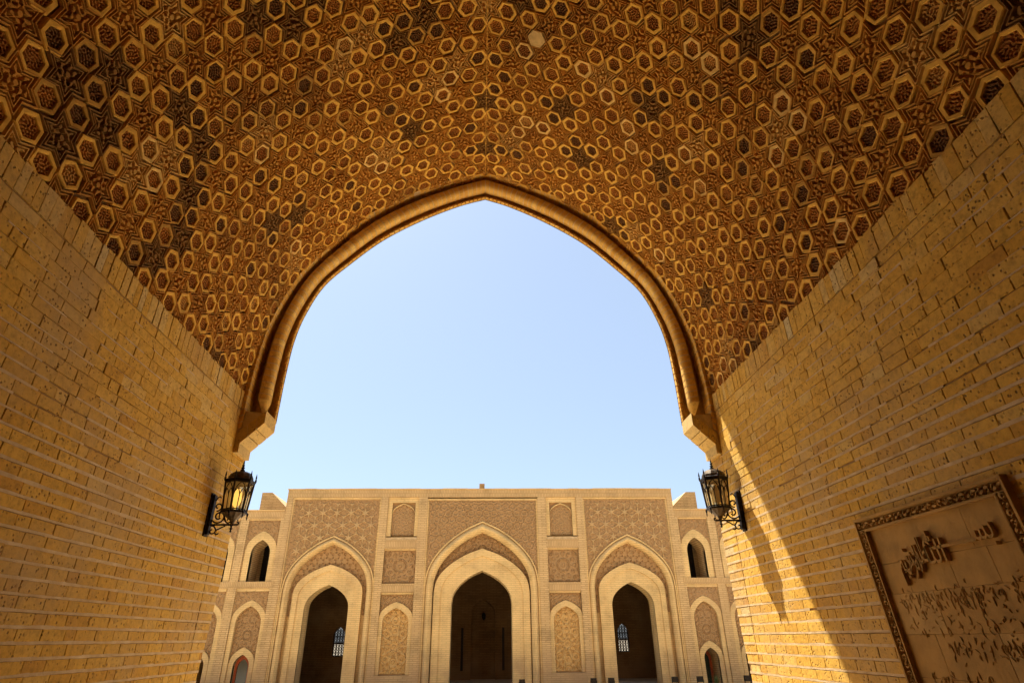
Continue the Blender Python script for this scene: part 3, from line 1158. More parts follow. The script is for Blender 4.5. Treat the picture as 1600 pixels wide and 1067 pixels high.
def bay(cx, x0, x1, ztop, mo, mi, ia, ring, op, base, kindp):
    """one portal: spandrel, rope-round moulding, tympanum, stepped arch, deep opening"""
    pt = thing_part('portal')
    # frame lines of the recessed field
    for a, b_ in ((x0, x0 + .07), (x1 - .07, x1)):
        fbox('frame_strip', a, b_, base, ztop, 31.05, 31.59, m_arch, pt)
    fbox('frame_head', x0 + .071, x1 - .071, ztop - .08, ztop, 31.05, 31.59, m_arch, pt)
    g_o, g_i = arch_z(cx, *mo), arch_z(cx, *mi)
    xi0, xi1 = x0 + .10, x1 - .10
    zlo = mo[1] - .4
    V, F = arch_wall(x0 + .07, x1 - .07, base, ztop - .08, [(cx - mo[0] + .05, base)] + [(p[0], p[1] - .02) for p in arch(cx, mo[0] - .05, mo[1], mo[2])] + [(cx + mo[0] - .05, base)], 31.13)
    link('field', mesh_of('field', fx(V), F, m_fac, .5), pt)
    if kindp == 'side':
        sa, oz = .72, 5.92
        spn = relief('spandrel_carving', xi0 + .03, xi1 - .03, zlo, ztop - .12, 31.125, fn_girih(.18, 6, cx, oz, .5, .35), lambda x, z: z > np.where(np.abs(x - cx) < mo[0], g_o(x), zlo), m_rel, pt, .03, .03)
        st = []
        for r in range(-6, 3):
            for q in range(-4, 5):
                px, pz = cx + (q + .5 * (r % 2)) * sa, oz + r * sa * .866
                if xi0 + .24 < px < xi1 - .24 and pz < ztop - .3 and pz > zlo and pz - .25 > float(g_o(np.array([px]))[0]):
                    st.append((px, pz))
        Vs = [(0, -.062, 0)]
        for k in range(12):
            w_ = math.pi * k / 6 + math.pi / 6
            rr = .29 if k % 2 == 0 else .075
            Vs.append((rr * math.cos(w_), -.050, rr * math.sin(w_)))
        Vs += [(x * 1.02, 0, z * 1.02) for x, y, z in Vs[1:13]]
        Fs = [(0, 1 + (k + 1) % 12, 1 + k) for k in range(12)] + [(1 + k, 1 + (k + 1) % 12, 13 + (k + 1) % 12, 13 + k) for k in range(12)]
        sme = mesh_of('star_tile', Vs, Fs, m_startile, 1.0)
        for px, pz in st:
            so2 = bpy.data.objects.new('star_tile', sme)
            COL.objects.link(so2)
            so2.parent = pt
            so2.location = (px + FX, 31.125, pz)
        for up in (1, -1):
            Vd = [(0, -.056, 0)]
            for k in range(6):
                w_ = math.pi * k / 3 + (math.pi / 2 if up > 0 else -math.pi / 2)
                rr = .17 if k % 2 == 0 else .038
                Vd.append((rr * math.cos(w_), -.046, rr * math.sin(w_)))
            Vd += [(x, 0, z) for x, y, z in Vd[1:7]]
            Fd = [(0, 1 + (k + 1) % 6, 1 + k) for k in range(6)] + [(1 + k, 1 + (k + 1) % 6, 7 + (k + 1) % 6, 7 + k) for k in range(6)]
            dme = mesh_of('dart_tile', Vd, Fd, m_startile, 1.0)
            for r in range(-6, 3):
                for q in range(-4, 5):
                    px = cx + (q + .5 * (r % 2)) * sa + (sa / 2 if up > 0 else 0)
                    pz = oz + r * sa * .866 + sa * (.289 if up > 0 else .577)
                    if xi0 + .17 < px < xi1 - .17 and pz < ztop - .26 and pz > zlo and pz - .16 > float(g_o(np.array([px]))[0]):
                        do = bpy.data.objects.new('dart_tile', dme)
                        COL.objects.link(do)
                        do.parent = pt
                        do.location = (px + FX, 31.125, pz)
    else:
        relief('spandrel_carving', xi0 + .03, xi1 - .03, zlo, ztop - .12, 31.125, fn_rings(.40, cx, 6.2, .13, .035), lambda x, z: z > np.where(np.abs(x - cx) < mo[0], g_o(x), zlo), m_rel, pt, .033, .055)
    arch_band('round_moulding', arch(cx, *mo, base), arch(cx, *mi, base), 30.93, 31.13, m_arch, pt, True, 31.45)
    arch_band('moulding_rim', arch(cx, mo[0] + .07, mo[1], mo[2] + .09, base), arch(cx, mo[0] + .012, mo[1], mo[2] + .015, base), 31.04, 31.128, m_arch, pt)
    # tympanum
    g_a = arch_z(cx, *ia)
    fn = fn_dots(.30, cx, ia[2]) if kindp == 'side' else fn_girih(.17, 6, cx, ia[2])
    relief('tympanum', cx - mi[0] - .02, cx + mi[0] + .02, ia[1] - 1.0, mi[2] + .04, 31.44, fn, lambda x, z: (z < g_i(x) + .06) & (z > np.where(np.abs(x - cx) < ia[0], g_a(x) - .08, -9)), m_rel, pt, .024, .06)
    V, F = arch_wall(cx - mi[0] - .05, cx + mi[0] + .05, base, ia[1] - .98, [(cx - ia[0] + .02, base), (cx + ia[0] - .02, base)], 31.43)
    for q in (0, 4):
        link('inner_jamb', mesh_of('inner_jamb', fx(V[q:q + 4]), [(0, 1, 2, 3)], m_arch, .5), pt)
    arch_band('inner_arch', arch(cx, *ia, base), arch(cx, *ring, base), 31.15, 31.445, m_arch, pt)
    arch_band('voussoir_arch', arch(cx, *ring, base), arch(cx, *op, base), 31.21, 31.3, m_arch, pt)
    P = arch(cx, *op, base)
    V, F = [], []
    for a, b_ in zip(P[:-1], P[1:]):
        k = len(V)
        V += [(a[0], 31.21, a[1]), (b_[0], 31.21, b_[1]), (b_[0], 32.15, b_[1]), (a[0], 32.15, a[1])]
        F.append((k, k + 1, k + 2, k + 3))
    link('reveal', mesh_of('reveal', fx(V), F, m_arch, .5), pt)
    return pt


def thing_part(name):
    o = bpy.data.objects.new(name, None)
    COL.objects.link(o)
    o.parent = bd
    o.matrix_parent_inverse = WORLD_INV[bd.name]
    o.location = (0, 0, 0)
    o.empty_display_size = .2
    return o


for sd in (-1, 1):
    cx = sd * 7.55
    bay(cx, *sorted((sd * 5.302, sd * 9.878)), 6.69, (2.17, 2.25, 4.70), (1.88, 2.2, 4.38), (1.68, 2.1, 3.41), (1.43, 1.9, 3.13), (1.06, 1.42, 2.48), GROUND, 'side')
bay(0, -2.898, 2.898, 6.63, (2.80, 2.3, 5.38), (2.44, 2.2, 4.93), (2.38, 2.1, 4.13), (2.06, 1.95, 3.78), (1.50, 1.55, 3.08), GROUND, 'centre')

# halls behind the portals
for cx, hw, yb in ((-7.55, 2.3, 37.0), (0, 3.4, 38.0), (7.55, 2.3, 37.0)):
    hall = thing_part('hall')
    op = (1.06, 1.42, 2.48) if cx else (1.50, 1.55, 3.08)
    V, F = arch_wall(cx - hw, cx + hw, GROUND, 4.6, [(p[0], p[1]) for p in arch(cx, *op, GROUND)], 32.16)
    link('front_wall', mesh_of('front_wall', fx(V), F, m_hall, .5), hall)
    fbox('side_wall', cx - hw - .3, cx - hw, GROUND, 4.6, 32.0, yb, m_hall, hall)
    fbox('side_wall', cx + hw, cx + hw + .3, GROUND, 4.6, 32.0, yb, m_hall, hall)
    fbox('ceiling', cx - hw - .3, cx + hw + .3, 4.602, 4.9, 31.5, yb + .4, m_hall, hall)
    if cx:
        wc = -8.02 if cx < 0 else 8.22
        P = arch(wc, .31, .32, .72)
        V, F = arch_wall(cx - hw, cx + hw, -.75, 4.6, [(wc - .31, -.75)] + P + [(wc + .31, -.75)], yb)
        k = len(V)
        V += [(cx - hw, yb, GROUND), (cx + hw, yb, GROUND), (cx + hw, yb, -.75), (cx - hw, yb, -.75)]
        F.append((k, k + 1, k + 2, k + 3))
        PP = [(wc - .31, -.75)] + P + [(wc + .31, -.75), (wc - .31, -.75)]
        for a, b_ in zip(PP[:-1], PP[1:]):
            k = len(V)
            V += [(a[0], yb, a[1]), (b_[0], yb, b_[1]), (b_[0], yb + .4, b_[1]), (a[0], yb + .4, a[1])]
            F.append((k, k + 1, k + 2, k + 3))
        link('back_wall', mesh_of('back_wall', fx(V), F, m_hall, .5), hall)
        wm = MB()
        yl = yb + .3
        for px in np.arange(wc - .31, wc + .32, .155):
            wm.box(px - .022 + FX, px + .022 + FX, yl, yl + .03, -.75, .6)
        for pz in (-.75, -.1, .22):
            wm.box(wc - .31 + FX, wc + .31 + FX, yl - .02, yl + .04, pz - .03, pz + .03)
        for a in range(4):
            for b_ in range(10):
                px, pz = wc - .2325 + a * .155, -.66 + b_ * .14
                wm.tube([(px + FX + .055 * math.cos(w_), yl + .015, pz + .055 * math.sin(w_)) for w_ in np.linspace(0, 2 * math.pi, 9)], .016, 4, cap=False)
        wm.build('window_lattice', m_iron, hall)
        k = [(p[0] + FX, yl + .06, p[1]) for p in PP[:-1]]
        link('window_glass', mesh_of('window_glass', k, [tuple(range(len(k)))], m_wglass, .5), hall)
    else:
        P = arch(.12, .70, 1.35, 2.1)
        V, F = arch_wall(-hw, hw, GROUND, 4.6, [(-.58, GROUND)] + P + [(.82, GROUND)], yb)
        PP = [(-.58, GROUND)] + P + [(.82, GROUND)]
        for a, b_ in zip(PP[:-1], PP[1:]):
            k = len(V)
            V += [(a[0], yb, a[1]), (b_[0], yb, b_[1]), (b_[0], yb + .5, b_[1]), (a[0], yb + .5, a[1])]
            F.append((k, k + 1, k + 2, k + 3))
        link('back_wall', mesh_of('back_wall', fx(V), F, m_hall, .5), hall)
        fbox('niche_back', -.6, .84, GROUND, 2.2, yb + .5, yb + .6, m_hall, hall)
        fbox('niche_lintel', -.58, .82, .45, .62, yb + .05, yb + .45, m_hall, hall)
        for q in (-1.1, 1.3):
            fbox('dark_slot', q - .07, q + .07, -1.6, .6, yb - .04, yb - .005, m_iron, hall)
        MB().lathe([(.02, 1.0), (.10, 1.1), (.12, 1.3), (.04, 1.42)], .15 + FX, yb + .2, 8).build('hanging_lamp', m_iron, hall)

# --- lower side wings
WT = 6.02
for sd in (-1, 1):
    wg = thing_part('side_wing')

    def X(a, b_):
        return sorted((sd * a, sd * b_))
    fbox('wing_parapet', *X(10.19, 20), 5.62, WT, 31.0, 31.9, m_fac_v, wg)
    fbox('wing_coping', *X(10.19, 20), WT + .002, WT + .045, 30.96, 31.95, m_arch, wg)
    fbox('wing_body', *X(10.19, 20), 5.0, 5.98, 31.91, 38, m_fac, wg)
    fbox('wing_back', *X(10.19, 20), GROUND, 5.6, 33.6, 38, m_fac, wg)
    fbox('sill_band', *X(10.19, 20), 2.34, 2.64, 30.99, 31.5, m_fac_v, wg)
    fbox('wing_pilaster', *X(10.182, 10.33), GROUND, 5.618, 31.0, 31.5, m_fac, wg)
    for bq in range(3):
        cx0 = 11.10 + 2.05 * bq
        c0 = sd * cx0
        fbox('wing_pilaster', *X(cx0 + .82, cx0 + 1.23), GROUND, 5.618, 31.0, 31.5, m_fac, wg)
        a0, a1 = X(cx0 - .768, cx0 + .818)
        # upper window
        P = arch(c0, .76, 4.10, 5.03, 2.645)
        V, F = arch_wall(a0, a1, 2.645, 5.617, P, 31.10)
        link('upper_field', mesh_of('upper_field', fx(V), F, m_fac, .5), wg)
        g = arch_z(c0, .74, 4.10, 5.0)
        relief('upper_spandrel', a0 + .04, a1 - .04, 3.9, 5.54, 31.095, fn_girih(.17, 6, c0, 4.6), lambda x, z, g=g: z > np.where(np.abs(x - c0) < .74, g(x), 4.3), m_rel, wg, .03, .035)
        fbox('upper_lintel', a0, a1, 5.55, 5.616, 31.05, 31.099, m_arch, wg)
        Pi = arch(c0, .47, 3.95, 4.60, 2.645)
        arch_band('window_arch', arch(c0, .76, 4.10, 5.03, 2.645), Pi, 31.07, 31.35, m_arch, wg)
        V, F = [], []
        for a, b_ in zip(Pi[:-1], Pi[1:]):
            k = len(V)
            V += [(a[0], 31.08, a[1]), (b_[0], 31.08, b_[1]), (b_[0], 32.40, b_[1]), (a[0], 32.40, a[1])]
            F.append((k, k + 1, k + 2, k + 3))
        link('window_reveal', mesh_of('window_reveal', fx(V), F, m_fac, .5), wg)
        fbox('window_shade', *X(cx0 - .7, cx0 + .7), 2.5, 5.1, 33.58, 33.6, m_iron, wg)  # near-black sheet added to stand for the shade of the gallery behind
        # lower blind arch and doorway
        P = arch(c0, .80, .95, 1.82, GROUND)
        V, F = arch_wall(a0, a1, GROUND, 2.338, P, 31.10)
        link('lower_field', mesh_of('lower_field', fx(V), F, m_fac, .5), wg)
        g = arch_z(c0, .80, .95, 1.82)
        relief('lower_spandrel', a0 + .04, a1 - .04, .9, 2.2, 31.095, fn_girih(.17, 6, c0, 1.6), lambda x, z, g=g: z > np.where(np.abs(x - c0) < .80, g(x), 1.0), m_rel, wg, .03, .035)
        fbox('lower_lintel', a0, a1, 2.21, 2.336, 31.04, 31.099, m_arch, wg)
        arch_band('blind_arch', arch(c0, .80, .95, 1.82, GROUND), arch(c0, .60, .80, 1.56, GROUND), 31.06, 31.24, m_arch, wg)
        g2, g3 = arch_z(c0, .60, .80, 1.58), arch_z(c0, .55, -.80, -.22)
        relief('blind_carving', c0 - .62, c0 + .62, -1.0, 1.58, 31.235, fn_girih(.17, 6, c0, .3), lambda x, z, g2=g2, g3=g3: (z < g2(x)) & (z > np.where(np.abs(x - c0) < .55, g3(x), -.85)), m_rel, wg, .028, .04)
        fbox('door_jamb', c0 - .598, c0 - .56, GROUND, -.84, 31.15, 31.24, m_arch, wg)
        fbox('door_jamb', c0 + .56, c0 + .598, GROUND, -.84, 31.15, 31.24, m_arch, wg)
        Pd = arch(c0, .36, -.95, -.50, GROUND)
        arch_band('door_arch', arch(c0, .56, -.82, -.20, GROUND), Pd, 31.12, 31.3, m_arch, wg)
        V, F = [], []
        for a, b_ in zip(Pd[:-1], Pd[1:]):
            k = len(V)
            V += [(a[0], 31.12, a[1]), (b_[0], 31.12, b_[1]), (b_[0], 33.0, b_[1]), (a[0], 33.0, a[1])]
            F.append((k, k + 1, k + 2, k + 3))
        link('door_reveal', mesh_of('door_reveal', fx(V), F, m_fac, .5), wg)
        if bq == 0:
            dy = 31.38 if sd < 0 else 32.2
            Po, Pn = arch(c0, .355, -.955, -.505, GROUND), arch(c0, .25, -1.05, -.68, GROUND)
            arch_band('door_frame', Po, Pn, dy, dy + .09, m_wood, wg)
            k = [(p[0] + FX, dy + .05, p[1]) for p in Pn]
            link('door_glass', mesh_of('door_glass', k, [tuple(range(len(k)))], m_dglass, .5), wg)
    # stair head on the roof
    pts = [(12.25, 6.0), (12.25, 7.40), (11.70, 7.40), (10.85, 6.62), (10.25, 6.3), (10.25, 6.0)]
    MB().prism_y([(sd * x + FX, z) for x, z in (pts if sd < 0 else pts[::-1])], 33.0, 35.5).build('stair_head', m_fac, bd)
# roof lamp
rl = thing('roof_floodlight', 'small box floodlight on the middle of the far roof edge', 'floodlight', (FX - .05, 31.35, ROOF + .05))
MB().box(FX - .19, FX + .09, 31.3, 31.5, ROOF + .13, ROOF + .38).build('lamp_box', m_rel, rl)
MB().box(FX - .08, FX - .02, 31.36, 31.44, ROOF + .05, ROOF + .13).box(FX - .2, FX + .1, 31.3, 31.5, ROOF + .051, ROOF + .075).build('bracket', m_iron, rl)

# ------------------------------------------------------------------ lanterns
LIT = {-1: ('black iron wall lantern glowing yellow on the left wall', 'lit'), 1: ('unlit black iron wall lantern on the sunlit right wall', 'off')}


def spiral(cx, cz, r0, r1, a0, a1, n=18):
    return [(cx + (r0 + (r1 - r0) * k / n) * math.cos(a0 + (a1 - a0) * k / n), 0, cz + (r0 + (r1 - r0) * k / n) * math.sin(a0 + (a1 - a0) * k / n)) for k in range(n + 1)]


def build_lantern(loc, rz, label, lit):
    root = bpy.data.objects.new('wall_lantern', None)
    COL.objects.link(root)
    root.location, root.rotation_euler = loc, (0, 0, rz)
    root['label'], root['category'], root['group'] = label, 'lantern', 'wall lanterns beside the arch'

    def part(name, mb, mat, smooth=False, parent=root):
        o = bpy.data.objects.new(name, mesh_of(name, mb.v, mb.f, mat, mb.t, smooth))
        COL.objects.link(o)
        o.parent = parent
        return o
    AX = .315
    m_ = MB().box(.0, .05, -.035, .035, -.12, .37).box(-.004, .02, -.05, .05, -.14, .39)
    part('wall_plate', m_, m_iron)
    m_ = MB().tube([(.03, 0, 0), (AX + .07, 0, 0)], .012)
    m_.tube([(AX + .07, 0, 0)] + spiral(AX + .07, .018, .018, .008, -math.pi / 2, math.pi * .9, 8), .010)
    part('bracket_bar', m_, m_iron)
    m_ = MB()
    m_.tube([(.05, 0, .02)] + spiral(.135, .10, .085, .022, -math.pi * .85, math.pi * 2.0 - .6, 26), .0105)
    m_.tube(spiral(.10, .225, .055, .016, -math.pi * .55, math.pi * 1.5, 18), .0095)
    m_.tube([(.055, 0, .30), (.075, 0, .34), (.10, 0, .355), (.115, 0, .335)], .009)
    m_.tube([(.20, 0, .16), (.205, 0, .09), (.23, 0, .04)] + spiral(.265, .055, .035, .014, -math.pi * .6, math.pi * 1.1, 10), .0095)
    m_.tube([(.15, 0, .185), (.19, 0, .18), (.215, 0, .15)], .009)
    m_.tube([(.24, 0, -.015), (.20, 0, -.03), (.16, 0, -.055)] + spiral(.155, -.095, .04, .014, math.pi * .5, math.pi * 1.9, 10), .009)
    m_.tube([(.06, 0, -.01), (.10, 0, -.02), (.13, 0, -.06)] + spiral(.085, -.075, .045, .014, 0, -math.pi * 1.5, 12), .0095)
    part('scrolls', m_, m_iron)
    m_ = MB().lathe([(.010, .0), (.016, -.015), (.010, -.03), (.022, -.05), (.008, -.068), (.014, -.08), (.002, -.10)], AX, 0, 8)
    part('pendant', m_, m_iron)
    R6 = math.pi / 6
    m_ = MB().lathe([(.012, -.01), (.022, .02), (.034, .05), (.066, .075), (.114, .11), (.145, .138)], AX, 0, 24, R6, rib=.07)
    part('lower_bowl', m_, m_bronze)
    m_ = MB().lathe([(.145, .136), (.167, .14), (.167, .158), (.151, .170)], AX, 0, 6, R6)
    for k in range(6):
        w_ = R6 + k * math.pi / 3
        cx, cy = AX + .163 * math.cos(w_), .163 * math.sin(w_)
        m_.lathe([(.002, .065), (.010, .09), (.007, .11), (.013, .125), (.013, .150)], cx, cy, 6)
    part('lower_rim', m_, m_iron)
    rb, rt, zb, zt = .145, .176, .170, .535
    m_ = MB()
    for k in range(6):
        w_ = R6 + k * math.pi / 3
        m_.tube([(AX + rb * math.cos(w_), rb * math.sin(w_), zb), (AX + rt * math.cos(w_), rt * math.sin(w_), zt)], .0125, 6)
    part('corner_posts', m_, m_iron)
    for k in range(6):
        w0, w1 = R6 + k * math.pi / 3, R6 + (k + 1) * math.pi / 3

        def P(a, h, off=0.0):
            r = rb + (rt - rb) * h
            x = (r * math.cos(w0)) * (1 - a) + r * math.cos(w1) * a
            y = (r * math.sin(w0)) * (1 - a) + r * math.sin(w1) * a
            wm = (w0 + w1) / 2
            return (AX + x + off * math.cos(wm), y + off * math.sin(wm), zb + (zt - zb) * h)
        m_ = MB()
        m_.tube([P(.5, 0), P(.5, .58)], .006, 5)
        for a0 in (.08, .5):
            a1 = a0 + .42
            m_.tube([P(a0, .52), P(a0 + .04, .60), P(a0 + .12, .68), P((a0 + a1) / 2, .74), P(a1 - .12, .68), P(a1 - .04, .60), P(a1, .52)], .006, 5)
            m_.tube([P(a0, .0), P(a0, .52)], .0045, 4)
        m_.tube([P(.08, .52), P(.14, .72), P(.30, .86), P(.5, .96), P(.70, .86), P(.86, .72), P(.92, .52)], .007, 5)
        m_.tube([P(.04, .03), P(.96, .03)], .008, 5)
        m_.tube([P(.04, .97), P(.96, .97)], .011, 5)
        m_.tube([P(.92, .0), P(.92, .52)], .0045, 4)
        part('window_tracery', m_, m_iron)
        me = mesh_of('glass_pane', [P(.03, .02, -.006), P(.97, .02, -.006), P(.97, .98, -.006), P(.03, .98, -.006)], [(0, 1, 2, 3)], m_glass, .5)
        o = bpy.data.objects.new('glass_pane', me)
        COL.objects.link(o)
        o.parent = root
    m_ = MB().lathe([(.172, .53), (.195, .54), (.195, .557), (.167, .572)], AX, 0, 6, R6)
    for k in range(6):
        w_ = R6 + k * math.pi / 3
        m_.lathe([(.013, .555), (.013, .585), (.007, .60), (.012, .615), (.0015, .67)], AX + .187 * math.cos(w_), .187 * math.sin(w_), 6)
    part('upper_rim', m_, m_iron)
    m_ = MB().lathe([(.157, .570), (.155, .60), (.137, .635), (.101, .662), (.053, .676), (.03, .682)], AX, 0, 24, rib=.045)
    part('dome', m_, m_bronze)
    m_ = MB().lathe([(.034, .680), (.030, .70), (.014, .71), (.026, .73), (.012, .745), (.019, .762), (.008, .78), (.012, .79), (.0015, .83)], AX, 0, 8)
    part('finial', m_, m_iron)
    m_ = MB().lathe([(.014, .17), (.014, .22), (.045, .25), (.058, .32), (.052, .40), (.02, .45)], AX, 0, 10)
    part('bulb', m_, m_bulb if lit else m_bulb_off, True)
    return root


build_lantern((-3.495, 7.76, 1.335), 0, LIT[-1][0], True)
build_lantern((3.495, 7.76, 1.365), math.pi, LIT[1][0], False)

# ------------------------------------------------------------------ inscription panel on the right wall
ip = thing('inscription_panel', 'recessed stone panel with carved vine border and Arabic lettering on the right wall', 'panel', (3.5, 4.6, -1.5))
PX = 3.5


def panel_pt(a, z, dep=0.0):
    """a metres from the panel's left edge (as seen), z height, dep metres out of the wall into the hall"""
    return (PX - dep - .032, 5.34 - a - 0.10 * (0.94 - z), z)


PWID, PTOP, PBOT, BW = 1.655, 0.915, -1.55, 0.085


def pquad_box(a0, a1, z0, z1, d0, d1, tint, jit=0.0):
    j = lambda: random.uniform(-jit, jit)
    c4 = [(a0 + j(), z0 + j()), (a1 + j(), z0 + j()), (a1 + j(), z1 + j()), (a0 + j(), z1 + j())]
    ins = .0015
    am, zm = (a0 + a1) / 2, (z0 + z1) / 2
    V = [panel_pt(a, z, d0) for a, z in c4] + [panel_pt(a, z, d1 - ins) for a, z in c4]
    V += [panel_pt(a - math.copysign(ins, a - am), z - math.copysign(ins, z - zm), d1) for a, z in c4]
    F = [(k + i, k + (i + 1) % 4, k + 4 + (i + 1) % 4, k + 4 + i) for k in (0, 4) for i in range(4)] + [(8, 9, 10, 11)]
    return MB().add(V, F, tint)


pquad_box(0, PWID, PBOT, PTOP, -.06, -.045, .3).build('panel_bed', m_mortar, ip)
zc = PTOP - BW
rows = [(.30, [.46, .62, .38]), (.24, [.30, .52, .40, .3]), (.30, [.55, .42, .6]), (.30, [.36, .60, .50]), (.32, [.6, .5, .45]), (.32, [.4, .55, .6]), (.4, [.5, .5, .5]), (.4, [.5, .5, .5])]
for rh, ws in rows:
    a = BW
    sc_ = (PWID - 2 * BW) / sum(ws)
    for wd in ws:
        z0 = max(zc - rh, PBOT + BW)
        if zc - z0 > .05:
            pquad_box(a + .0008, a + wd * sc_ - .0008, z0 + .0008, zc - .0008, -.045, -.018 + random.uniform(-.002, .002), min(max(random.gauss(.4, .13), 0), 1), .001).build('stone_slab', m_slab, ip)
        a += wd * sc_
    zc -= rh


def border(a0, a1, z0, z1, horizontal):
    L, Wd = (a1 - a0, z1 - z0) if horizontal else (z1 - z0, a1 - a0)
    nl, nw = int(L / .006), int(Wd / .005)
    l, w_ = np.meshgrid(np.linspace(0, L, nl + 1), np.linspace(0, Wd, nw + 1))
    l, w_ = l.ravel(), w_.ravel()
    c_ = (w_ / Wd - .5)
    per = .115
    vine = np.abs(c_ - .24 * np.sin(2 * np.pi * l / per)) < .075
    ph = (l / per) % 1
    curl = np.abs(np.hypot((ph - .25) * per / Wd, c_ + .08) - .17) < .055
    curl2 = np.abs(np.hypot((ph - .75) * per / Wd, c_ - .08) - .17) < .055
    edge = np.abs(c_) > .40
    h = np.where(edge | vine | curl | curl2, 1.0, 0.0)
    dep = -.014 + .030 * h
    if horizontal:
        V = [panel_pt(a0 + q, z0 + r_, d_) for q, r_, d_ in zip(l, w_, dep)]
    else:
        V = [panel_pt(a0 + r_, z0 + q, d_) for q, r_, d_ in zip(l, w_, dep)]
    i, j = np.meshgrid(np.arange(nl), np.arange(nw))
    k = (j * (nl + 1) + i).ravel()
    return link('carved_border', mesh_of('carved_border', V, np.column_stack([k, k + 1, k + nl + 2, k + nl + 1]), m_slab, .55), ip)


border(0, PWID, PTOP - BW, PTOP, True)
border(0, PWID, PBOT, PBOT + BW, True)
border(0, BW, PBOT + BW, PTOP - BW, False)
border(PWID - BW, PWID, PBOT + BW, PTOP - BW, False)
for a0, a1, z0, z1 in ((-.022, PWID + .022, PTOP, PTOP + .022), (-.022, 0, PBOT, PTOP - .0005), (PWID, PWID + .022, PBOT, PTOP - .0005)):
    pquad_box(a0, a1, z0, z1, -.03, .024, .5).build('outer_fillet', m_slab, ip)
for a0, a1, z0, z1 in ((BW, PWID - BW, PTOP - BW - .014, PTOP - BW), (BW, BW + .012, PBOT + BW, PTOP - BW - .014), (PWID - BW - .012, PWID - BW, PBOT + BW, PTOP - BW - .014)):
    pquad_box(a0, a1, z0, z1, -.03, .018, .5).build('inner_fillet', m_slab, ip)

# raised lettering: "in the name of God, the Merciful, the Compassionate", letters in their joined forms, right to left
WORDS = [('\uFE91\uFEB4\u0640\u0640\u0640\u0640\u0640\u0640\u0640\u0640\u0640\uFEE2', 0), ('\uFDF2', 0), ('\uFE8D\uFEDF\uFEAE\uFEA3\uFEE4\uFEE6', 0), ('\uFE8D\uFEDF\uFEAE\uFEA3\uFEF4\uFEE2', 0)]


def lettering(txt, right_a, base_z, width, height, name):
    cu = bpy.data.curves.new(name, 'FONT')
    cu.body = txt[::-1]
    cu.extrude = .02
    o = bpy.data.objects.new(name, cu)
    COL.objects.link(o)
    dg = bpy.context.evaluated_depsgraph_get()
    me = o.evaluated_get(dg).to_mesh()
    nv = len(me.vertices)
    co = np.empty(nv * 3)
    me.vertices.foreach_get('co', co)
    co = co.reshape(-1, 3)
    Fs = [tuple(p.vertices) for p in me.polygons]
    o.evaluated_get(dg).to_mesh_clear()
    bpy.data.objects.remove(o)
    if nv == 0:
        return None
    mn, mx = co.min(0), co.max(0)
    q = (co - mn) / (mx - mn + 1e-9)
    V = [panel_pt(right_a - width * (1 - x), base_z + height * y, -.022 + .038 * z) for x, y, z in q]
    return link(name, mesh_of(name, V, Fs, m_slab, .40), ip)


lettering(WORDS[0][0], 1.42, .47, .70, .20, 'raised_word')
lettering(WORDS[1][0], .92, .47, .25, .24, 'raised_word')
lettering(WORDS[2][0], .69, .42, .24, .26, 'raised_word')
lettering(WORDS[3][0], .63, .34, .25, .29, 'raised_word')
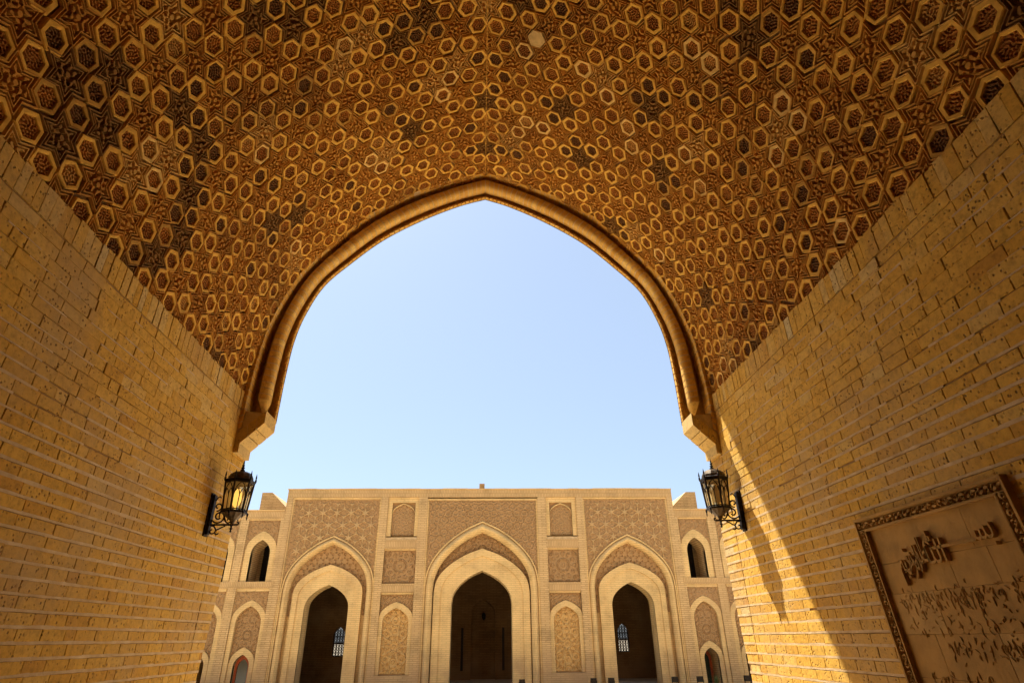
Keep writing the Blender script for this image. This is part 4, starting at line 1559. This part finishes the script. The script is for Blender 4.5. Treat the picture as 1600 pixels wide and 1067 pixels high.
# worn lines below: only broken relief strokes are left, too eroded to read
wm = MB()
r = random.Random(3)
for zl, a0, a1, dens in ((.22, .18, 1.50, 190), (.05, .2, 1.5, 60), (-.12, .55, 1.45, 80), (-.35, .25, 1.5, 130), (-.64, .4, 1.5, 120)):
    for k in range(dens):
        a, z = r.uniform(a0, a1), zl + r.gauss(0, .045)
        th = r.choice([1.45, 1.6, 1.7, .2, 2.6, .9]) + r.gauss(0, .15)
        L = r.uniform(.015, .06) * (1.6 if abs(th - 1.57) < .3 else 1)
        pts = []
        bend_ = r.uniform(-1.2, 1.2)
        for q in range(5):
            s_ = q / 4 - .5
            pts.append(panel_pt(a + L * s_ * math.cos(th + bend_ * s_), z + L * s_ * math.sin(th + bend_ * s_), -.019 + .004 * (1 - 4 * s_ * s_)))
        wm.tube(pts, [.0015, .0038, .0046, .0038, .0015], 5, r.uniform(.2, .6), cap=False)
wm.build('worn_lettering', m_slab, ip, kind='stuff')

# ------------------------------------------------------------------ small things at the foot of the far building
SPOTS = [(815.6, 'leftmost small dark ground floodlight at the foot of the central portal'),
         (927.4, 'small dark ground floodlight just left of the right portal'),
         (955.0, 'small dark ground floodlight in front of the right portal jamb'),
         (1054.6, 'small dark ground floodlight between right portal and right wing door'),
         (1094.0, 'small dark ground floodlight beside the right wing door'),
         (1168.0, 'rightmost small dark ground floodlight next to the sunlit wall edge')]
for px, lab in SPOTS:
    y = 29.6
    d = _f + _r * (px - 800) / F_PX - _u * (1060 - 533.5) / F_PX
    x = CAM_X + d[0] / d[1] * y
    g = thing('ground_floodlight', lab, 'floodlight', (x, y, GROUND), 'ground floodlights along the far building')
    MB().box(x - .13, x + .13, y - .06, y + .10, GROUND + .22, GROUND + .44).build('lamp_head', m_iron, g)
    MB().box(x - .15, x - .132, y - .03, y + .03, GROUND + .012, GROUND + .35).box(x + .132, x + .15, y - .03, y + .03, GROUND + .012, GROUND + .35).box(x - .15, x + .15, y - .05, y + .05, GROUND, GROUND + .012).build('stand', m_iron, g)
for px, lab in ((1118, 'small tuft of thin green leaves near the right wing door'), (424, 'small tuft of thin leaves at the foot of the left portal')):
    y = 29.4
    d = _f + _r * (px - 800) / F_PX - _u * (1060 - 533.5) / F_PX
    x = CAM_X + d[0] / d[1] * y
    m_ = MB()
    for k in range(26):
        w_, ln, tl = random.uniform(0, 6.28), random.uniform(.35, .6), random.uniform(.1, .7)
        pts = [(x + math.cos(w_) * ln * tl * q * q, y + math.sin(w_) * ln * tl * q * q, GROUND + ln * (q - .25 * tl * q * q)) for q in (0, .4, .75, 1)]
        m_.tube(pts, [.008, .012, .008, .001], 4)
    o = m_.build('leafy_plant', m_leaf)
    o['label'], o['category'] = lab, 'plant'
